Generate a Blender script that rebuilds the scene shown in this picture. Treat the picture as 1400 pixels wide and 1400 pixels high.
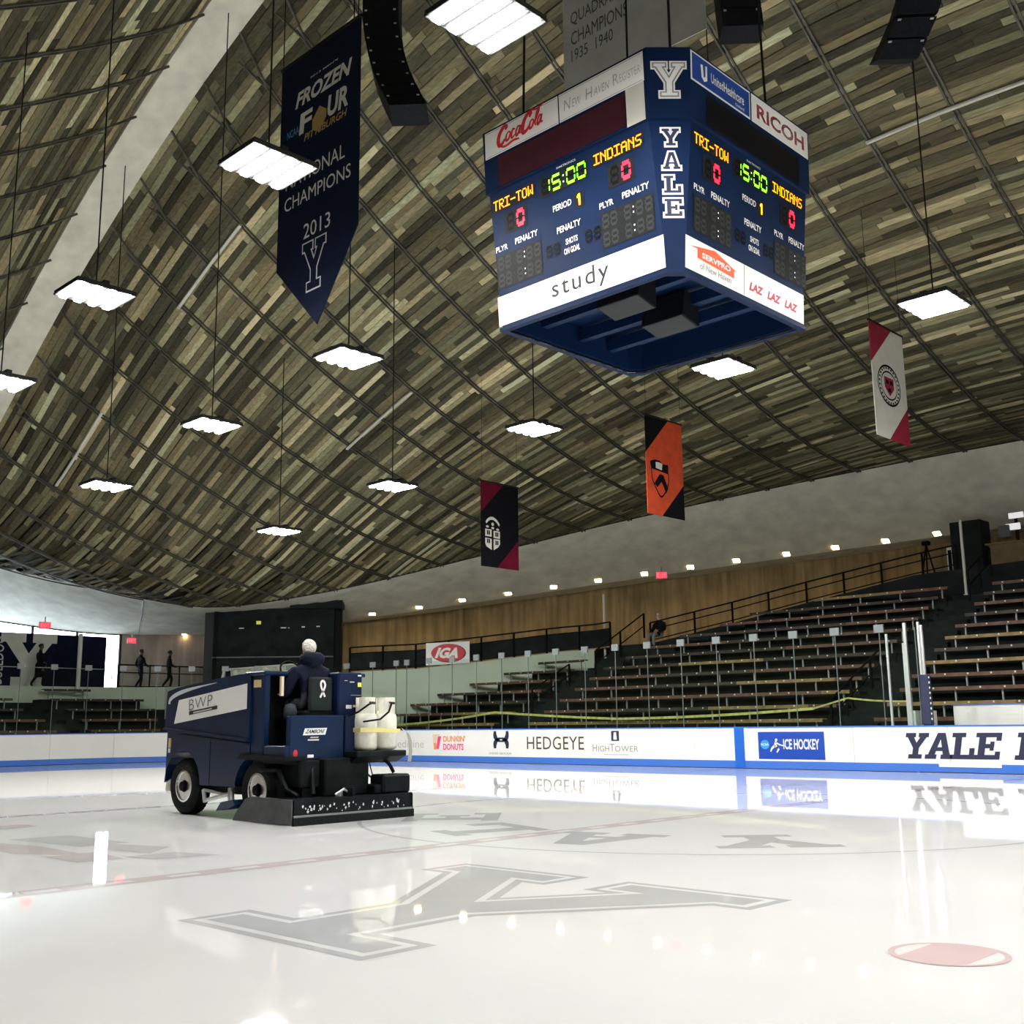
import bpy, math, random
import numpy as np
from mathutils import Matrix, Vector
random.seed(7); rng = np.random.default_rng(7)
for o in list(bpy.data.objects): bpy.data.objects.remove(o)
SC = bpy.context.scene; COL = SC.collection
pi = math.pi
# ------------------------------------------------------------------ camera
# world: X along the rink (camera end +), Y across the rink (far side +), Z up, origin at the centre spot
CAM = (8.7347, -12.676, 1.2102); HD, PT, RL, FPX = .7688, .1899, -.012, 1510.41
fw = np.array([-math.sin(HD)*math.cos(PT), math.cos(HD)*math.cos(PT), math.sin(PT)])
rt = np.array([math.cos(HD), math.sin(HD), 0.]); up = np.cross(rt, fw)
rt, up = math.cos(RL)*rt+math.sin(RL)*up, -math.sin(RL)*rt+math.cos(RL)*up
cd = bpy.data.cameras.new('camera'); cam = bpy.data.objects.new('camera', cd); COL.objects.link(cam)
cd.sensor_fit = 'HORIZONTAL'; cd.sensor_width = 36; cd.lens = FPX/1400*36; cd.clip_end = 300; cd.clip_start = .05
m = Matrix.Identity(4)
for i in range(3): m[i][0], m[i][1], m[i][2], m[i][3] = rt[i], up[i], -fw[i], CAM[i]
cam.matrix_world = m; SC.camera = cam
def proj(p):
    d = np.asarray(p, float)-np.array(CAM); z = d@fw
    return np.stack([700+FPX*(d@rt)/z, 700-FPX*(d@up)/z, z], -1)
def gnd(x, y, z=0.):
    d = fw*FPX+rt*(x-700)+up*(700-y); t = (z-CAM[2])/d[2]; return np.array(CAM)+t*d
# ------------------------------------------------------------------ world and colour
w = bpy.data.worlds.new('sky'); SC.world = w; w.use_nodes = True
bg = w.node_tree.nodes['Background']; bg.inputs[0].default_value = (.78, .89, 1, 1); bg.inputs[1].default_value = 10.0
SC.view_settings.view_transform = 'Standard'; SC.view_settings.look = 'None'
SC.view_settings.exposure = 0.2; SC.view_settings.gamma = 1; SC.view_settings.use_curve_mapping = False
LIGHT = 190.0       # emission strength of the high-bay tubes
DOWN = 36.0         # emission strength of the soffit downlights
# ------------------------------------------------------------------ materials
MATS = {}
def mat(name, col, rough=.6, metal=0., emit=0., noise=0., scale=6., bump=0., spec=.5, coat=0., ior=1.5):
    if name in MATS: return MATS[name]
    M = bpy.data.materials.new(name); M.use_nodes = True; nt = M.node_tree; b = nt.nodes['Principled BSDF']
    b.inputs['Base Color'].default_value = (*col, 1); b.inputs['Roughness'].default_value = rough
    b.inputs['Metallic'].default_value = metal; b.inputs['Specular IOR Level'].default_value = spec
    b.inputs['IOR'].default_value = ior; b.inputs['Coat Weight'].default_value = coat
    if emit: b.inputs['Emission Color'].default_value = (*col, 1); b.inputs['Emission Strength'].default_value = emit
    if noise or bump:
        tc = nt.nodes.new('ShaderNodeTexCoord'); n = nt.nodes.new('ShaderNodeTexNoise')
        n.inputs['Scale'].default_value = scale; n.inputs['Detail'].default_value = 8
        nt.links.new(tc.outputs['Object'], n.inputs['Vector'])
        if noise:
            mx = nt.nodes.new('ShaderNodeMix'); mx.data_type = 'RGBA'
            mx.inputs[6].default_value = (*[max(0, c*(1-noise)) for c in col], 1); mx.inputs[7].default_value = (*[min(1, c*(1+noise)) for c in col], 1)
            mr = nt.nodes.new('ShaderNodeMapRange'); mr.inputs[1].default_value = .3; mr.inputs[2].default_value = .7
            nt.links.new(n.outputs[0], mr.inputs[0]); nt.links.new(mr.outputs[0], mx.inputs[0]); nt.links.new(mx.outputs[2], b.inputs['Base Color'])
        if bump:
            bp = nt.nodes.new('ShaderNodeBump'); bp.inputs['Strength'].default_value = bump; bp.inputs['Distance'].default_value = .05
            nt.links.new(n.outputs[0], bp.inputs['Height']); nt.links.new(bp.outputs[0], b.inputs['Normal'])
    MATS[name] = M; return M
def glass_mat(name, tint, refl=.12):
    M = bpy.data.materials.new(name); M.use_nodes = True; nt = M.node_tree; nt.nodes.clear()
    out = nt.nodes.new('ShaderNodeOutputMaterial'); tr = nt.nodes.new('ShaderNodeBsdfTransparent'); gl = nt.nodes.new('ShaderNodeBsdfGlossy')
    mx = nt.nodes.new('ShaderNodeMixShader'); lw = nt.nodes.new('ShaderNodeLayerWeight'); pw = nt.nodes.new('ShaderNodeMath'); pw.operation = 'POWER'; pw.inputs[1].default_value = 4; fr = nt.nodes.new('ShaderNodeMath'); fr.operation = 'MULTIPLY_ADD'; fr.inputs[1].default_value = .5; fr.inputs[2].default_value = .012; nt.links.new(lw.outputs['Facing'], pw.inputs[0]); nt.links.new(pw.outputs[0], fr.inputs[0])
    tr.inputs[0].default_value = (*tint, 1); gl.inputs['Roughness'].default_value = .03; gl.inputs[0].default_value = (.8, .8, .8, 1)
    nt.links.new(fr.outputs[0], mx.inputs[0]); nt.links.new(tr.outputs[0], mx.inputs[1]); nt.links.new(gl.outputs[0], mx.inputs[2]); nt.links.new(mx.outputs[0], out.inputs[0])
    MATS[name] = M; return M
def ice_mat(name, col, noise=.02):
    M = mat(name, col, rough=.035, spec=.5, ior=1.31, noise=noise, scale=.8)
    nt = M.node_tree; b = nt.nodes['Principled BSDF']
    tc = nt.nodes.new('ShaderNodeTexCoord'); n = nt.nodes.new('ShaderNodeTexNoise'); n.inputs['Scale'].default_value = .9; n.inputs['Detail'].default_value = 3
    geo = nt.nodes.new('ShaderNodeNewGeometry'); nt.links.new(geo.outputs['Position'], n.inputs['Vector'])
    mr = nt.nodes.new('ShaderNodeMapRange'); mr.inputs[3].default_value = .006; mr.inputs[4].default_value = .045
    nt.links.new(n.outputs[0], mr.inputs[0]); nt.links.new(mr.outputs[0], b.inputs['Roughness'])
    return M
def plank_mat():
    M = bpy.data.materials.new('weathered_plank'); M.use_nodes = True; nt = M.node_tree; b = nt.nodes['Principled BSDF']
    at = nt.nodes.new('ShaderNodeAttribute'); at.attribute_name = 'tone'
    cr = nt.nodes.new('ShaderNodeValToRGB'); e = cr.color_ramp.elements
    e[0].position = 0; e[0].color = (.028, .025, .017, 1); e[1].position = 1; e[1].color = (.68, .64, .44, 1)
    for p, c in ((.3, (.09, .082, .053, 1)), (.6, (.21, .19, .118, 1)), (.85, (.42, .39, .25, 1))):
        q = e.new(p); q.color = c
    sx = nt.nodes.new('ShaderNodeSeparateColor'); nt.links.new(at.outputs['Color'], sx.inputs[0])
    geo = nt.nodes.new('ShaderNodeNewGeometry'); mp = nt.nodes.new('ShaderNodeMapping'); mp.inputs['Scale'].default_value = (1.2, 9, 9)
    nt.links.new(geo.outputs['Position'], mp.inputs[0]); n = nt.nodes.new('ShaderNodeTexNoise'); n.inputs['Scale'].default_value = 2.2; n.inputs['Detail'].default_value = 9
    nt.links.new(mp.outputs[0], n.inputs[0])
    ma = nt.nodes.new('ShaderNodeMath'); ma.operation = 'MULTIPLY_ADD'; ma.inputs[1].default_value = .5; ma.inputs[2].default_value = -.25
    nt.links.new(n.outputs[0], ma.inputs[0]); ad = nt.nodes.new('ShaderNodeMath'); nt.links.new(ma.outputs[0], ad.inputs[0]); nt.links.new(sx.outputs[0], ad.inputs[1])
    nt.links.new(ad.outputs[0], cr.inputs[0])
    hs = nt.nodes.new('ShaderNodeMix'); hs.data_type = 'RGBA'; hs.blend_type = 'MULTIPLY'; hs.inputs[0].default_value = 1
    cr2 = nt.nodes.new('ShaderNodeValToRGB'); cr2.color_ramp.elements[0].color = (.86, .96, .9, 1); cr2.color_ramp.elements[1].color = (1, .9, .78, 1)
    nt.links.new(sx.outputs[1], cr2.inputs[0]); nt.links.new(cr.outputs[0], hs.inputs[6]); nt.links.new(cr2.outputs[0], hs.inputs[7])
    nt.links.new(hs.outputs[2], b.inputs['Base Color']); b.inputs['Roughness'].default_value = .75; b.inputs['Specular IOR Level'].default_value = .2
    return M
def concrete(name, col, streak=.25, scale=1.2, board=0.):
    M = bpy.data.materials.new(name); M.use_nodes = True; nt = M.node_tree; b = nt.nodes['Principled BSDF']; b.inputs['Roughness'].default_value = .85; b.inputs['Specular IOR Level'].default_value = .25
    geo = nt.nodes.new('ShaderNodeNewGeometry')
    n1 = nt.nodes.new('ShaderNodeTexNoise'); n1.inputs['Scale'].default_value = scale; n1.inputs['Detail'].default_value = 10; nt.links.new(geo.outputs['Position'], n1.inputs[0])
    mp = nt.nodes.new('ShaderNodeMapping'); mp.inputs['Scale'].default_value = (5, 5, .35); nt.links.new(geo.outputs['Position'], mp.inputs[0])
    n2 = nt.nodes.new('ShaderNodeTexNoise'); n2.inputs['Scale'].default_value = 1; n2.inputs['Detail'].default_value = 6; nt.links.new(mp.outputs[0], n2.inputs[0])
    a = nt.nodes.new('ShaderNodeMix'); a.data_type = 'FLOAT'; a.inputs[0].default_value = board; nt.links.new(n1.outputs[0], a.inputs[2]); nt.links.new(n2.outputs[0], a.inputs[3])
    mr = nt.nodes.new('ShaderNodeMapRange'); mr.inputs[1].default_value = .3; mr.inputs[2].default_value = .7; mr.inputs[3].default_value = 1-streak; mr.inputs[4].default_value = 1+streak*.6
    nt.links.new(a.outputs[0], mr.inputs[0])
    mx = nt.nodes.new('ShaderNodeMix'); mx.data_type = 'RGBA'; mx.blend_type = 'MULTIPLY'; mx.inputs[0].default_value = 1; mx.inputs[6].default_value = (*col, 1)
    nt.links.new(mr.outputs[0], mx.inputs[7]); nt.links.new(mx.outputs[2], b.inputs['Base Color'])
    bp = nt.nodes.new('ShaderNodeBump'); bp.inputs['Strength'].default_value = .25; bp.inputs['Distance'].default_value = .03; nt.links.new(n1.outputs[0], bp.inputs['Height']); nt.links.new(bp.outputs[0], b.inputs['Normal'])
    MATS[name] = M; return M
NAVY = (.006, .014, .05)
m_ice = ice_mat('ice', (.82, .82, .815)); m_igrey = ice_mat('ice_grey_paint', (.54, .55, .545), .06); m_ired = ice_mat('ice_red_paint', (.67, .60, .59), .08)
m_idot = ice_mat('ice_dot_paint', (.73, .56, .56), .08); m_iblue = ice_mat('ice_blue_paint', (.57, .58, .61), .05); m_iwhite = ice_mat('ice_white_paint', (.82, .82, .815), .01)
m_iline = ice_mat('ice_thin_line', (.60, .59, .58), .05); m_ifad = ice_mat('ice_faded_print', (.64, .64, .64), .05); m_ifadr = ice_mat('ice_faded_red_print', (.68, .62, .61), .05)
m_plank = plank_mat(); m_conc = concrete('pale_concrete', (.90, .885, .77), .16, 1.4); m_spine = concrete('spine_concrete', (.74, .72, .61), .16, 1.8)
m_wall = concrete('brown_concrete', (.44, .315, .155), .55, 1.0, .65); m_lobby = concrete('lobby_concrete', (.42, .34, .29), .4, .8, .4)
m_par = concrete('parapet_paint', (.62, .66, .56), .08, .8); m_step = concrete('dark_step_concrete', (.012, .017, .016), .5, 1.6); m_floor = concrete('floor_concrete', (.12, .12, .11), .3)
m_dark = mat('dark_steel', (.05, .05, .045), .5, .3, spec=.08); m_black = mat('black_paint', (.006, .006, .007), .6, spec=.08); m_booth = mat('black_booth', (.012, .016, .016), .7, spec=.08, noise=.4, scale=2)
m_cable = mat('roof_steel', (.085, .082, .066), .55, .3, noise=.3, scale=4); m_wire = mat('black_wire', (.015, .015, .015), .6, spec=.08)
m_white = mat('white_plastic', (.82, .82, .79), .35, noise=.02, scale=2); m_wsign = mat('white_sign', (.85, .85, .83), .45); m_bblue = mat('board_blue', (.05, .17, .60), .35); m_stripe = mat('blue_line_blue', (.01, .13, .60), .35)
m_glass = glass_mat('rink_glass', (.90, .95, .92)); m_clip = mat('clear_clip', (.20, .23, .23), .3); m_alu = mat('aluminium', (.62, .64, .64), .35, .7); m_seam = mat('glass_seam', (.13, .155, .15), .5, spec=.2)
m_navy = mat('navy_paint', NAVY, .4, spec=.2, noise=.3, scale=1.5); m_navyp = mat('navy_panel', (.004, .0155, .055), .5, spec=.1, noise=.15, scale=1.2); m_navyc = mat('navy_cloth', (.006, .010, .028), .8, spec=.08, noise=.15, scale=3)
m_zblue = mat('resurfacer_navy', (.003, .016, .052), .3, spec=.3, coat=.15, noise=.25, scale=2.5); m_rub = mat('tyre_rubber', (.012, .014, .014), .75, spec=.08, bump=.4, scale=30); m_chrome = mat('rim_silver', (.72, .74, .75), .22, .85)
m_zblk = mat('conditioner_black', (.008, .010, .011), .45, spec=.08, noise=.5, scale=5); m_grey = mat('mid_grey', (.10, .11, .12), .6, noise=.3, scale=9); m_tank = mat('propane_white', (.70, .69, .60), .5, noise=.28, scale=5)
m_seat = mat('seat_vinyl', (.018, .024, .024), .5, spec=.08); m_amber = mat('amber_sticker', (.72, .52, .25), .5); m_yel = mat('yellow_tape', (.55, .51, .15), .6, noise=.35, scale=8)
m_red = mat('logo_red', (.62, .02, .03), .5); m_orange = mat('flag_orange', (.55, .06, .015), .75, noise=.2, scale=3); m_maroon = mat('flag_maroon', (.11, .006, .02), .8, spec=.08, noise=.3, scale=2); m_crim = mat('flag_crimson', (.26, .006, .03), .8, noise=.15, scale=3)
m_fblk = mat('flag_black', (.006, .006, .008), .85, spec=.08); m_fwht = mat('flag_white', (.62, .62, .56), .85, noise=.06, scale=3); m_gcl = mat('grey_banner_cloth', (.42, .44, .45), .85, noise=.1, scale=1.5); m_ltxt = mat('silver_print', (.60, .61, .60), .7)
m_gold = mat('gold_print', (.35, .24, .07), .7); m_ink = mat('black_ink', (.012, .012, .014), .6); m_gink = mat('grey_ink', (.27, .27, .27), .6); m_fink = mat('faint_ink', (.52, .52, .52), .6); m_nink = mat('navy_ink', (.015, .02, .06), .5)
m_hedge = mat('dark_olive_ink', (.06, .055, .035), .6); m_dorg = mat('donut_orange', (.90, .28, .10), .6); m_dpnk = mat('donut_pink', (.80, .07, .28), .6); m_cup = mat('cup_beige', (.75, .60, .45), .6)
m_ncaa = mat('ncaa_blue', (.006, .06, .42), .4); m_cyan = mat('cyan_disc', (.02, .32, .72), .5); m_uhc = mat('health_blue', (.01, .055, .30), .4); m_ricoh = mat('ricoh_red', (.52, .02, .06), .45); m_serv = mat('servpro_orange', (.80, .11, .03), .45)
m_scr = mat('dead_screen', (.035, .004, .012), .28); m_scrk = mat('dark_screen', (.006, .006, .008), .35, spec=.08); m_ledk = mat('led_backing', (.016, .016, .017), .5, spec=.08); m_seg0 = mat('unlit_segment', (.034, .040, .038), .5, spec=.08); m_segd = mat('dim_segment', (.004, .004, .004), .5, spec=.08)
m_lr = mat('led_red', (1, .012, .04), .5, emit=3.2); m_lg = mat('led_green', (.22, 1, .02), .5, emit=2.2); m_la = mat('led_amber', (1, .27, .004), .5, emit=3.0); m_ly = mat('led_yellow', (1, .45, .01), .5, emit=3.2); m_lw = mat('led_white', (.9, .9, .9), .5, emit=1)
m_tube = mat('light_tube', (1, .99, .96), .5, emit=LIGHT); m_fix = mat('fixture_grey', (.02, .02, .02), .8, spec=.05); m_down = mat('downlight_glow', (1, .74, .40), .5, emit=DOWN); m_downt = mat('downlight_trim', (.5, .45, .36), .6)
m_exit = mat('exit_red', (1, .03, .06), .5, emit=2.0); m_exitb = mat('exit_case', (.35, .33, .32), .5); m_b1 = mat('bench_brown', (.125, .058, .033), .6, noise=.35, scale=5); m_b2 = mat('bench_dark', (.042, .030, .018), .6, noise=.35, scale=5); m_b3 = mat('bench_tan', (.25, .165, .06), .6, noise=.3, scale=5); m_leg = mat('bench_bracket', (.34, .35, .33), .5, .3); m_plate = mat('seat_plate', (.62, .62, .58), .5)
m_skin = mat('skin', (.50, .29, .20), .55); m_hair = mat('white_hair', (.72, .69, .62), .8, bump=.8, scale=40); m_hairk = mat('dark_hair', (.01, .008, .007), .7); m_jkt = mat('navy_jacket', (.008, .011, .024), .75, spec=.08, bump=.3, scale=14); m_kcl = mat('black_clothes', (.008, .008, .010), .85, spec=.08); m_jean = mat('dark_jeans', (.03, .035, .05), .85); m_ltr = mat('light_trousers', (.16, .16, .15), .85)
m_spk = mat('speaker_black', (.010, .011, .014), .6, spec=.08, noise=.3, scale=20); m_pole = mat('white_pole', (.60, .60, .54), .5); m_win = glass_mat('window_glass', (.95, .98, 1), .1); m_press = mat('press_tan', (.22, .15, .07), .7, noise=.2, scale=3); m_yelsign = mat('yellow_sign', (.62, .68, .06), .5, emit=.25); m_monitor = mat('monitor_white', (.85, .85, .85), .5, emit=.6)
# ------------------------------------------------------------------ mesh builder and object helpers
class MB:
    SH = (0., 0., 0.)   # shift applied to everything added
    def __init__(s): s.v = []; s.f = []; s.mi = []
    def add(s, vs, fs, mi=0):
        o = len(s.v); s.v += [(float(p[0])+MB.SH[0], float(p[1])+MB.SH[1], float(p[2])+MB.SH[2]) for p in vs]; s.f += [tuple(i+o for i in f) for f in fs]; s.mi += [mi]*len(fs); return s
    def box(s, x0, x1, y0, y1, z0, z1, mi=0):
        return s.add([(x, y, z) for z in (z0, z1) for y in (y0, y1) for x in (x0, x1)], [(0, 2, 3, 1), (4, 5, 7, 6), (0, 1, 5, 4), (2, 6, 7, 3), (0, 4, 6, 2), (1, 3, 7, 5)], mi)
    def bbox(s, x0, x1, y0, y1, z0, z1, b=.02, mi=0):   # box with chamfered edges
        V = []; 
        for sx, xa in ((-1, x0), (1, x1)):
            for sy, ya in ((-1, y0), (1, y1)):
                for sz, za in ((-1, z0), (1, z1)):
                    V += [(xa, ya-sy*b, za-sz*b), (xa-sx*b, ya, za-sz*b), (xa-sx*b, ya-sy*b, za)]
        I = lambda i, j, k, a: ((i*2+j)*2+k)*3+a
        F = []
        for i in (0, 1): F.append((I(i,0,0,0), I(i,1,0,0), I(i,1,1,0), I(i,0,1,0)))
        for j in (0, 1): F.append((I(0,j,0,1), I(1,j,0,1), I(1,j,1,1), I(0,j,1,1)))
        for k in (0, 1): F.append((I(0,0,k,2), I(1,0,k,2), I(1,1,k,2), I(0,1,k,2)))
        for a in (0, 1):
            for b_ in (0, 1):
                F.append((I(a,b_,0,0), I(a,b_,1,0), I(a,b_,1,1), I(a,b_,0,1)))
                F.append((I(a,0,b_,0), I(a,1,b_,0), I(a,1,b_,2), I(a,0,b_,2)))
                F.append((I(0,a,b_,1), I(1,a,b_,1), I(1,a,b_,2), I(0,a,b_,2)))
        for i in (0, 1):
            for j in (0, 1):
                for k in (0, 1): F.append((I(i,j,k,0), I(i,j,k,1), I(i,j,k,2)))
        return s.add(V, F, mi)
    def obox(s, O, U, V, W, mi=0):   # oriented box: corner O, edge vectors
        O, U, V, W = map(np.array, (O, U, V, W)); vs = [O+a*U+b*V+c*W for c in (0, 1) for b in (0, 1) for a in (0, 1)]
        return s.add(vs, [(0, 2, 3, 1), (4, 5, 7, 6), (0, 1, 5, 4), (2, 6, 7, 3), (0, 4, 6, 2), (1, 3, 7, 5)], mi)
    def tube(s, pts, r, n=6, mi=0, cap=True):
        P = [np.array(p, float) for p in pts]; rr = r if hasattr(r, '__len__') else [r]*len(P); o = []; vs = []
        ref = None
        for i, p in enumerate(P):
            t = P[min(i+1, len(P)-1)]-P[max(i-1, 0)]; t /= np.linalg.norm(t)+1e-12
            a = np.array([0, 0, 1.]) if abs(t[2]) < .9 else np.array([1., 0, 0])
            if ref is not None: a = ref
            u = np.cross(t, np.cross(a, t)); u /= np.linalg.norm(u)+1e-12; ref = u; v = np.cross(t, u)
            vs += [p+rr[i]*(math.cos(2*pi*k/n)*u+math.sin(2*pi*k/n)*v) for k in range(n)]
        fs = [(i*n+k, i*n+(k+1) % n, (i+1)*n+(k+1) % n, (i+1)*n+k) for i in range(len(P)-1) for k in range(n)]
        if cap: fs += [tuple(range(n))[::-1], tuple((len(P)-1)*n+k for k in range(n))]
        return s.add(vs, fs, mi)
    def lathe(s, prof, c, axis='Z', n=20, mi=0, cap=True):   # prof: list of (radius, height along axis)
        vs = []; 
        for r, h in prof:
            for k in range(n):
                a = 2*pi*k/n; p = (r*math.cos(a), r*math.sin(a), h)
                if axis == 'Y': p = (p[0], p[2], p[1])
                if axis == 'X': p = (p[2], p[0], p[1])
                vs.append((p[0]+c[0], p[1]+c[1], p[2]+c[2]))
        L = len(prof); fs = [(i*n+k, i*n+(k+1) % n, (i+1)*n+(k+1) % n, (i+1)*n+k) for i in range(L-1) for k in range(n)]
        if cap: fs += [tuple(range(n)), tuple((L-1)*n+k for k in range(n))[::-1]]
        return s.add(vs, fs, mi)
    def prism(s, poly, f0, f1, mi=0):   # poly 2D list; f0,f1 map (a,b)->3D
        n = len(poly); vs = [f0(*p) for p in poly]+[f1(*p) for p in poly]
        return s.add(vs, [tuple(range(n)), tuple(range(2*n-1, n-1, -1))]+[(i, (i+1) % n, n+(i+1) % n, n+i) for i in range(n)], mi)
    def strip(s, A, B, mi=0):   # quad strip between two polylines
        n = len(A); return s.add(list(A)+list(B), [(i, i+1, n+i+1, n+i) for i in range(n-1)], mi)
    def build(s, name, mats, parent=None, smooth=False):
        me = bpy.data.meshes.new(name); off = rootloc(parent)
        me.from_pydata([(x-off[0], y-off[1], z-off[2]) for x, y, z in s.v], [], s.f); me.update()
        for M in (mats if isinstance(mats, (list, tuple)) else [mats]): me.materials.append(M)
        if any(s.mi): me.polygons.foreach_set('material_index', s.mi)
        if smooth: me.polygons.foreach_set('use_smooth', [True]*len(me.polygons))
        o = bpy.data.objects.new(name, me); COL.objects.link(o); o.parent = parent; return o
def rootloc(p):
    off = np.zeros(3)
    while p is not None: off = off+np.array(p.location); p = p.parent
    return off
def tag(o, label=None, cat=None, group=None, kind=None):
    for k, v in (('label', label), ('category', cat), ('group', group), ('kind', kind)):
        if v: o[k] = v
    return o
def thing(name, loc, label, cat, group=None):
    o = bpy.data.objects.new(name, None); COL.objects.link(o); o.location = loc; o.empty_display_size = .2; return tag(o, label, cat, group)
def B(name, mats, parent, *a, bev=0): 
    return (MB().bbox(*a, b=bev) if bev else MB().box(*a)).build(name, mats, parent)
# ------------------------------------------------------------------ lettering
_tc = {}
def textmesh(body, bold=0., spacing=1.):
    k = (body, bold, spacing)
    if k in _tc: return _tc[k]
    cu = bpy.data.curves.new('t', 'FONT'); cu.body = body; cu.offset = bold; cu.space_character = spacing; cu.resolution_u = 3
    ob = bpy.data.objects.new('t', cu); me = ob.to_mesh()
    v = np.zeros(len(me.vertices)*3); me.vertices.foreach_get('co', v); v = v.reshape(-1, 3)[:, :2]
    f = [tuple(p.vertices) for p in me.polygons]; ob.to_mesh_clear(); bpy.data.objects.remove(ob); bpy.data.curves.remove(cu)
    lo = v.min(0); sz = v.max(0)-lo; v = (v-lo)/sz; _tc[k] = (v, f, sz[0]/sz[1]); return _tc[k]
class Face:   # a flat face in space: O + U*a + V*b (+ N*lift)
    def __init__(s, O, U, V, N): s.O, s.U, s.V, s.N = (np.array(q, float) for q in (O, U, V, N))
    def p(s, a, b, l=0.): return s.O+s.U*a+s.V*b+s.N*l
    def text(s, body, box, M, parent, name='lettering', bold=0., shear=0., lift=.006, spacing=1., rot=False):
        v, f, asp = textmesh(body, bold, spacing); a0, b0, a1, b1 = box; mb = MB()
        if rot: vs = [s.p(a0+(1-y)*(a1-a0), b0+x*(b1-b0), lift) for x, y in v]
        else: vs = [s.p(a0+(x+shear*y)*(a1-a0)/(1+shear), b0+y*(b1-b0), lift) for x, y in v]
        return mb.add(vs, f).build(name, M, parent)
    def poly(s, polys, M, parent, name='print', lift=.006, box=None, shear=0., build=True, mb=None):
        mb = mb or MB()
        for P in polys:
            if box: a0, b0, a1, b1 = box; P = [(a0+(x+shear*y)*(a1-a0), b0+y*(b1-b0)) for x, y in P]
            mb.add([s.p(a, b, lift) for a, b in P], [tuple(range(len(P)))])
        return mb.build(name, M, parent) if build else mb
    def rect(s, a0, b0, a1, b1, M, parent, name='panel', lift=.004, thick=0.):
        if thick:
            mb = MB(); mb.obox(s.p(a0, b0, lift-thick), s.U*(a1-a0), s.V*(b1-b0), s.N*thick); return mb.build(name, M, parent)
        return s.poly([[(a0, b0), (a1, b0), (a1, b1), (a0, b1)]], M, parent, name, lift)
def ell(cx, cy, rx, ry, n=24, a0=0, a1=2*pi): return [(cx+rx*math.cos(a0+(a1-a0)*i/n), cy+ry*math.sin(a0+(a1-a0)*i/n)) for i in range(n+(abs(a1-a0) < 6.2))]
def ring(cx, cy, rx, ry, w, n=24, a0=0, a1=2*pi):
    P = []
    for i in range(n):
        t0, t1 = a0+(a1-a0)*i/n, a0+(a1-a0)*(i+1)/n
        P.append([(cx+rx*math.cos(t0), cy+ry*math.sin(t0)), (cx+rx*math.cos(t1), cy+ry*math.sin(t1)), (cx+(rx-w)*math.cos(t1), cy+(ry-w)*math.sin(t1)), (cx+(rx-w)*math.cos(t0), cy+(ry-w)*math.sin(t0))])
    return P
def stroke(pts, w):   # ribbon along a 2D polyline; w constant or list
    P = np.array(pts, float); W = w if hasattr(w, '__len__') else [w]*len(P); L = []; R = []
    for i in range(len(P)):
        t = P[min(i+1, len(P)-1)]-P[max(i-1, 0)]; t = t/(np.linalg.norm(t)+1e-9); n = np.array([-t[1], t[0]])*W[i]/2
        L.append(tuple(P[i]+n)); R.append(tuple(P[i]-n))
    return [[L[i], L[i+1], R[i+1], R[i]] for i in range(len(P)-1)]
def smooth2(pts, n=6):
    P = np.array(pts, float); out = []
    for i in range(len(P)-1):
        p0, p1, p2, p3 = P[max(i-1, 0)], P[i], P[i+1], P[min(i+2, len(P)-1)]
        for k in range(n):
            t = k/n; out.append(tuple(.5*((2*p1)+(p2-p0)*t+(2*p0-5*p1+4*p2-p3)*t*t+(3*p1-p0-3*p2+p3)*t**3)))
    out.append(tuple(P[-1])); return out
R4 = lambda a, b, c, d: [(a, b), (c, b), (c, d), (a, d)]
SLAB = {   # outline, then counters
 'Y': ([(0, 1), (0, .83), (.09, .83), (.37, .42), (.37, .17), (.21, .17), (.21, 0), (.79, 0), (.79, .17), (.63, .17), (.63, .42), (.91, .83), (1, .83), (1, 1), (.56, 1), (.56, .83), (.63, .83), (.5, .62), (.37, .83), (.44, .83), (.44, 1)], []),
 'A': ([(0, 0), (.42, 0), (.42, .17), (.35, .17), (.385, .30), (.615, .30), (.65, .17), (.58, .17), (.58, 0), (1, 0), (1, .17), (.90, .17), (.64, 1), (.36, 1), (.10, .17), (0, .17)], [[(.42, .45), (.58, .45), (.5, .75)]]),
 'L': ([(0, 0), (1, 0), (1, .42), (.78, .42), (.78, .17), (.42, .17), (.42, .83), (.58, .83), (.58, 1), (0, 1), (0, .83), (.14, .83), (.14, .17), (0, .17)], []),
 'E': ([(0, 0), (1, 0), (1, .30), (.80, .30), (.80, .17), (.40, .17), (.40, .42), (.58, .42), (.58, .33), (.74, .33), (.74, .67), (.58, .67), (.58, .58), (.40, .58), (.40, .83), (.80, .83), (.80, .70), (1, .70), (1, 1), (0, 1), (0, .83), (.13, .83), (.13, .17), (0, .17)], []),
 'B': ([(0, 0), (.82, 0), (.97, .1), (1, .27), (.95, .45), (.86, .51), (.93, .58), (.95, .75), (.90, .93), (.78, 1), (0, 1), (0, .83), (.12, .83), (.12, .17), (0, .17)], [R4(.38, .17, .70, .42), R4(.38, .59, .68, .83)])}
def grow(poly, e):   # offset a convex polygon outward
    P = np.array(poly, float); c = P.mean(0); n = len(P); out = []
    area = sum(P[i][0]*P[(i+1) % n][1]-P[(i+1) % n][0]*P[i][1] for i in range(n)); sg = 1 if area > 0 else -1
    for i in range(n):
        a, b, d = P[i-1], P[i], P[(i+1) % n]; e1 = b-a; e2 = d-b; e1 = e1/np.linalg.norm(e1); e2 = e2/np.linalg.norm(e2)
        n1 = np.array([e1[1], -e1[0]])*sg; n2 = np.array([e2[1], -e2[0]])*sg; k = (n1+n2)/(1+max(-.6, n1@n2)); out.append(tuple(b+k*e))
    return out
def scaled(polys, box, shear=0.): a0, b0, a1, b1 = box; return [[(a0+(x+shear*y)*(a1-a0), b0+y*(b1-b0)) for x, y in P] for P in polys]
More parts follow.
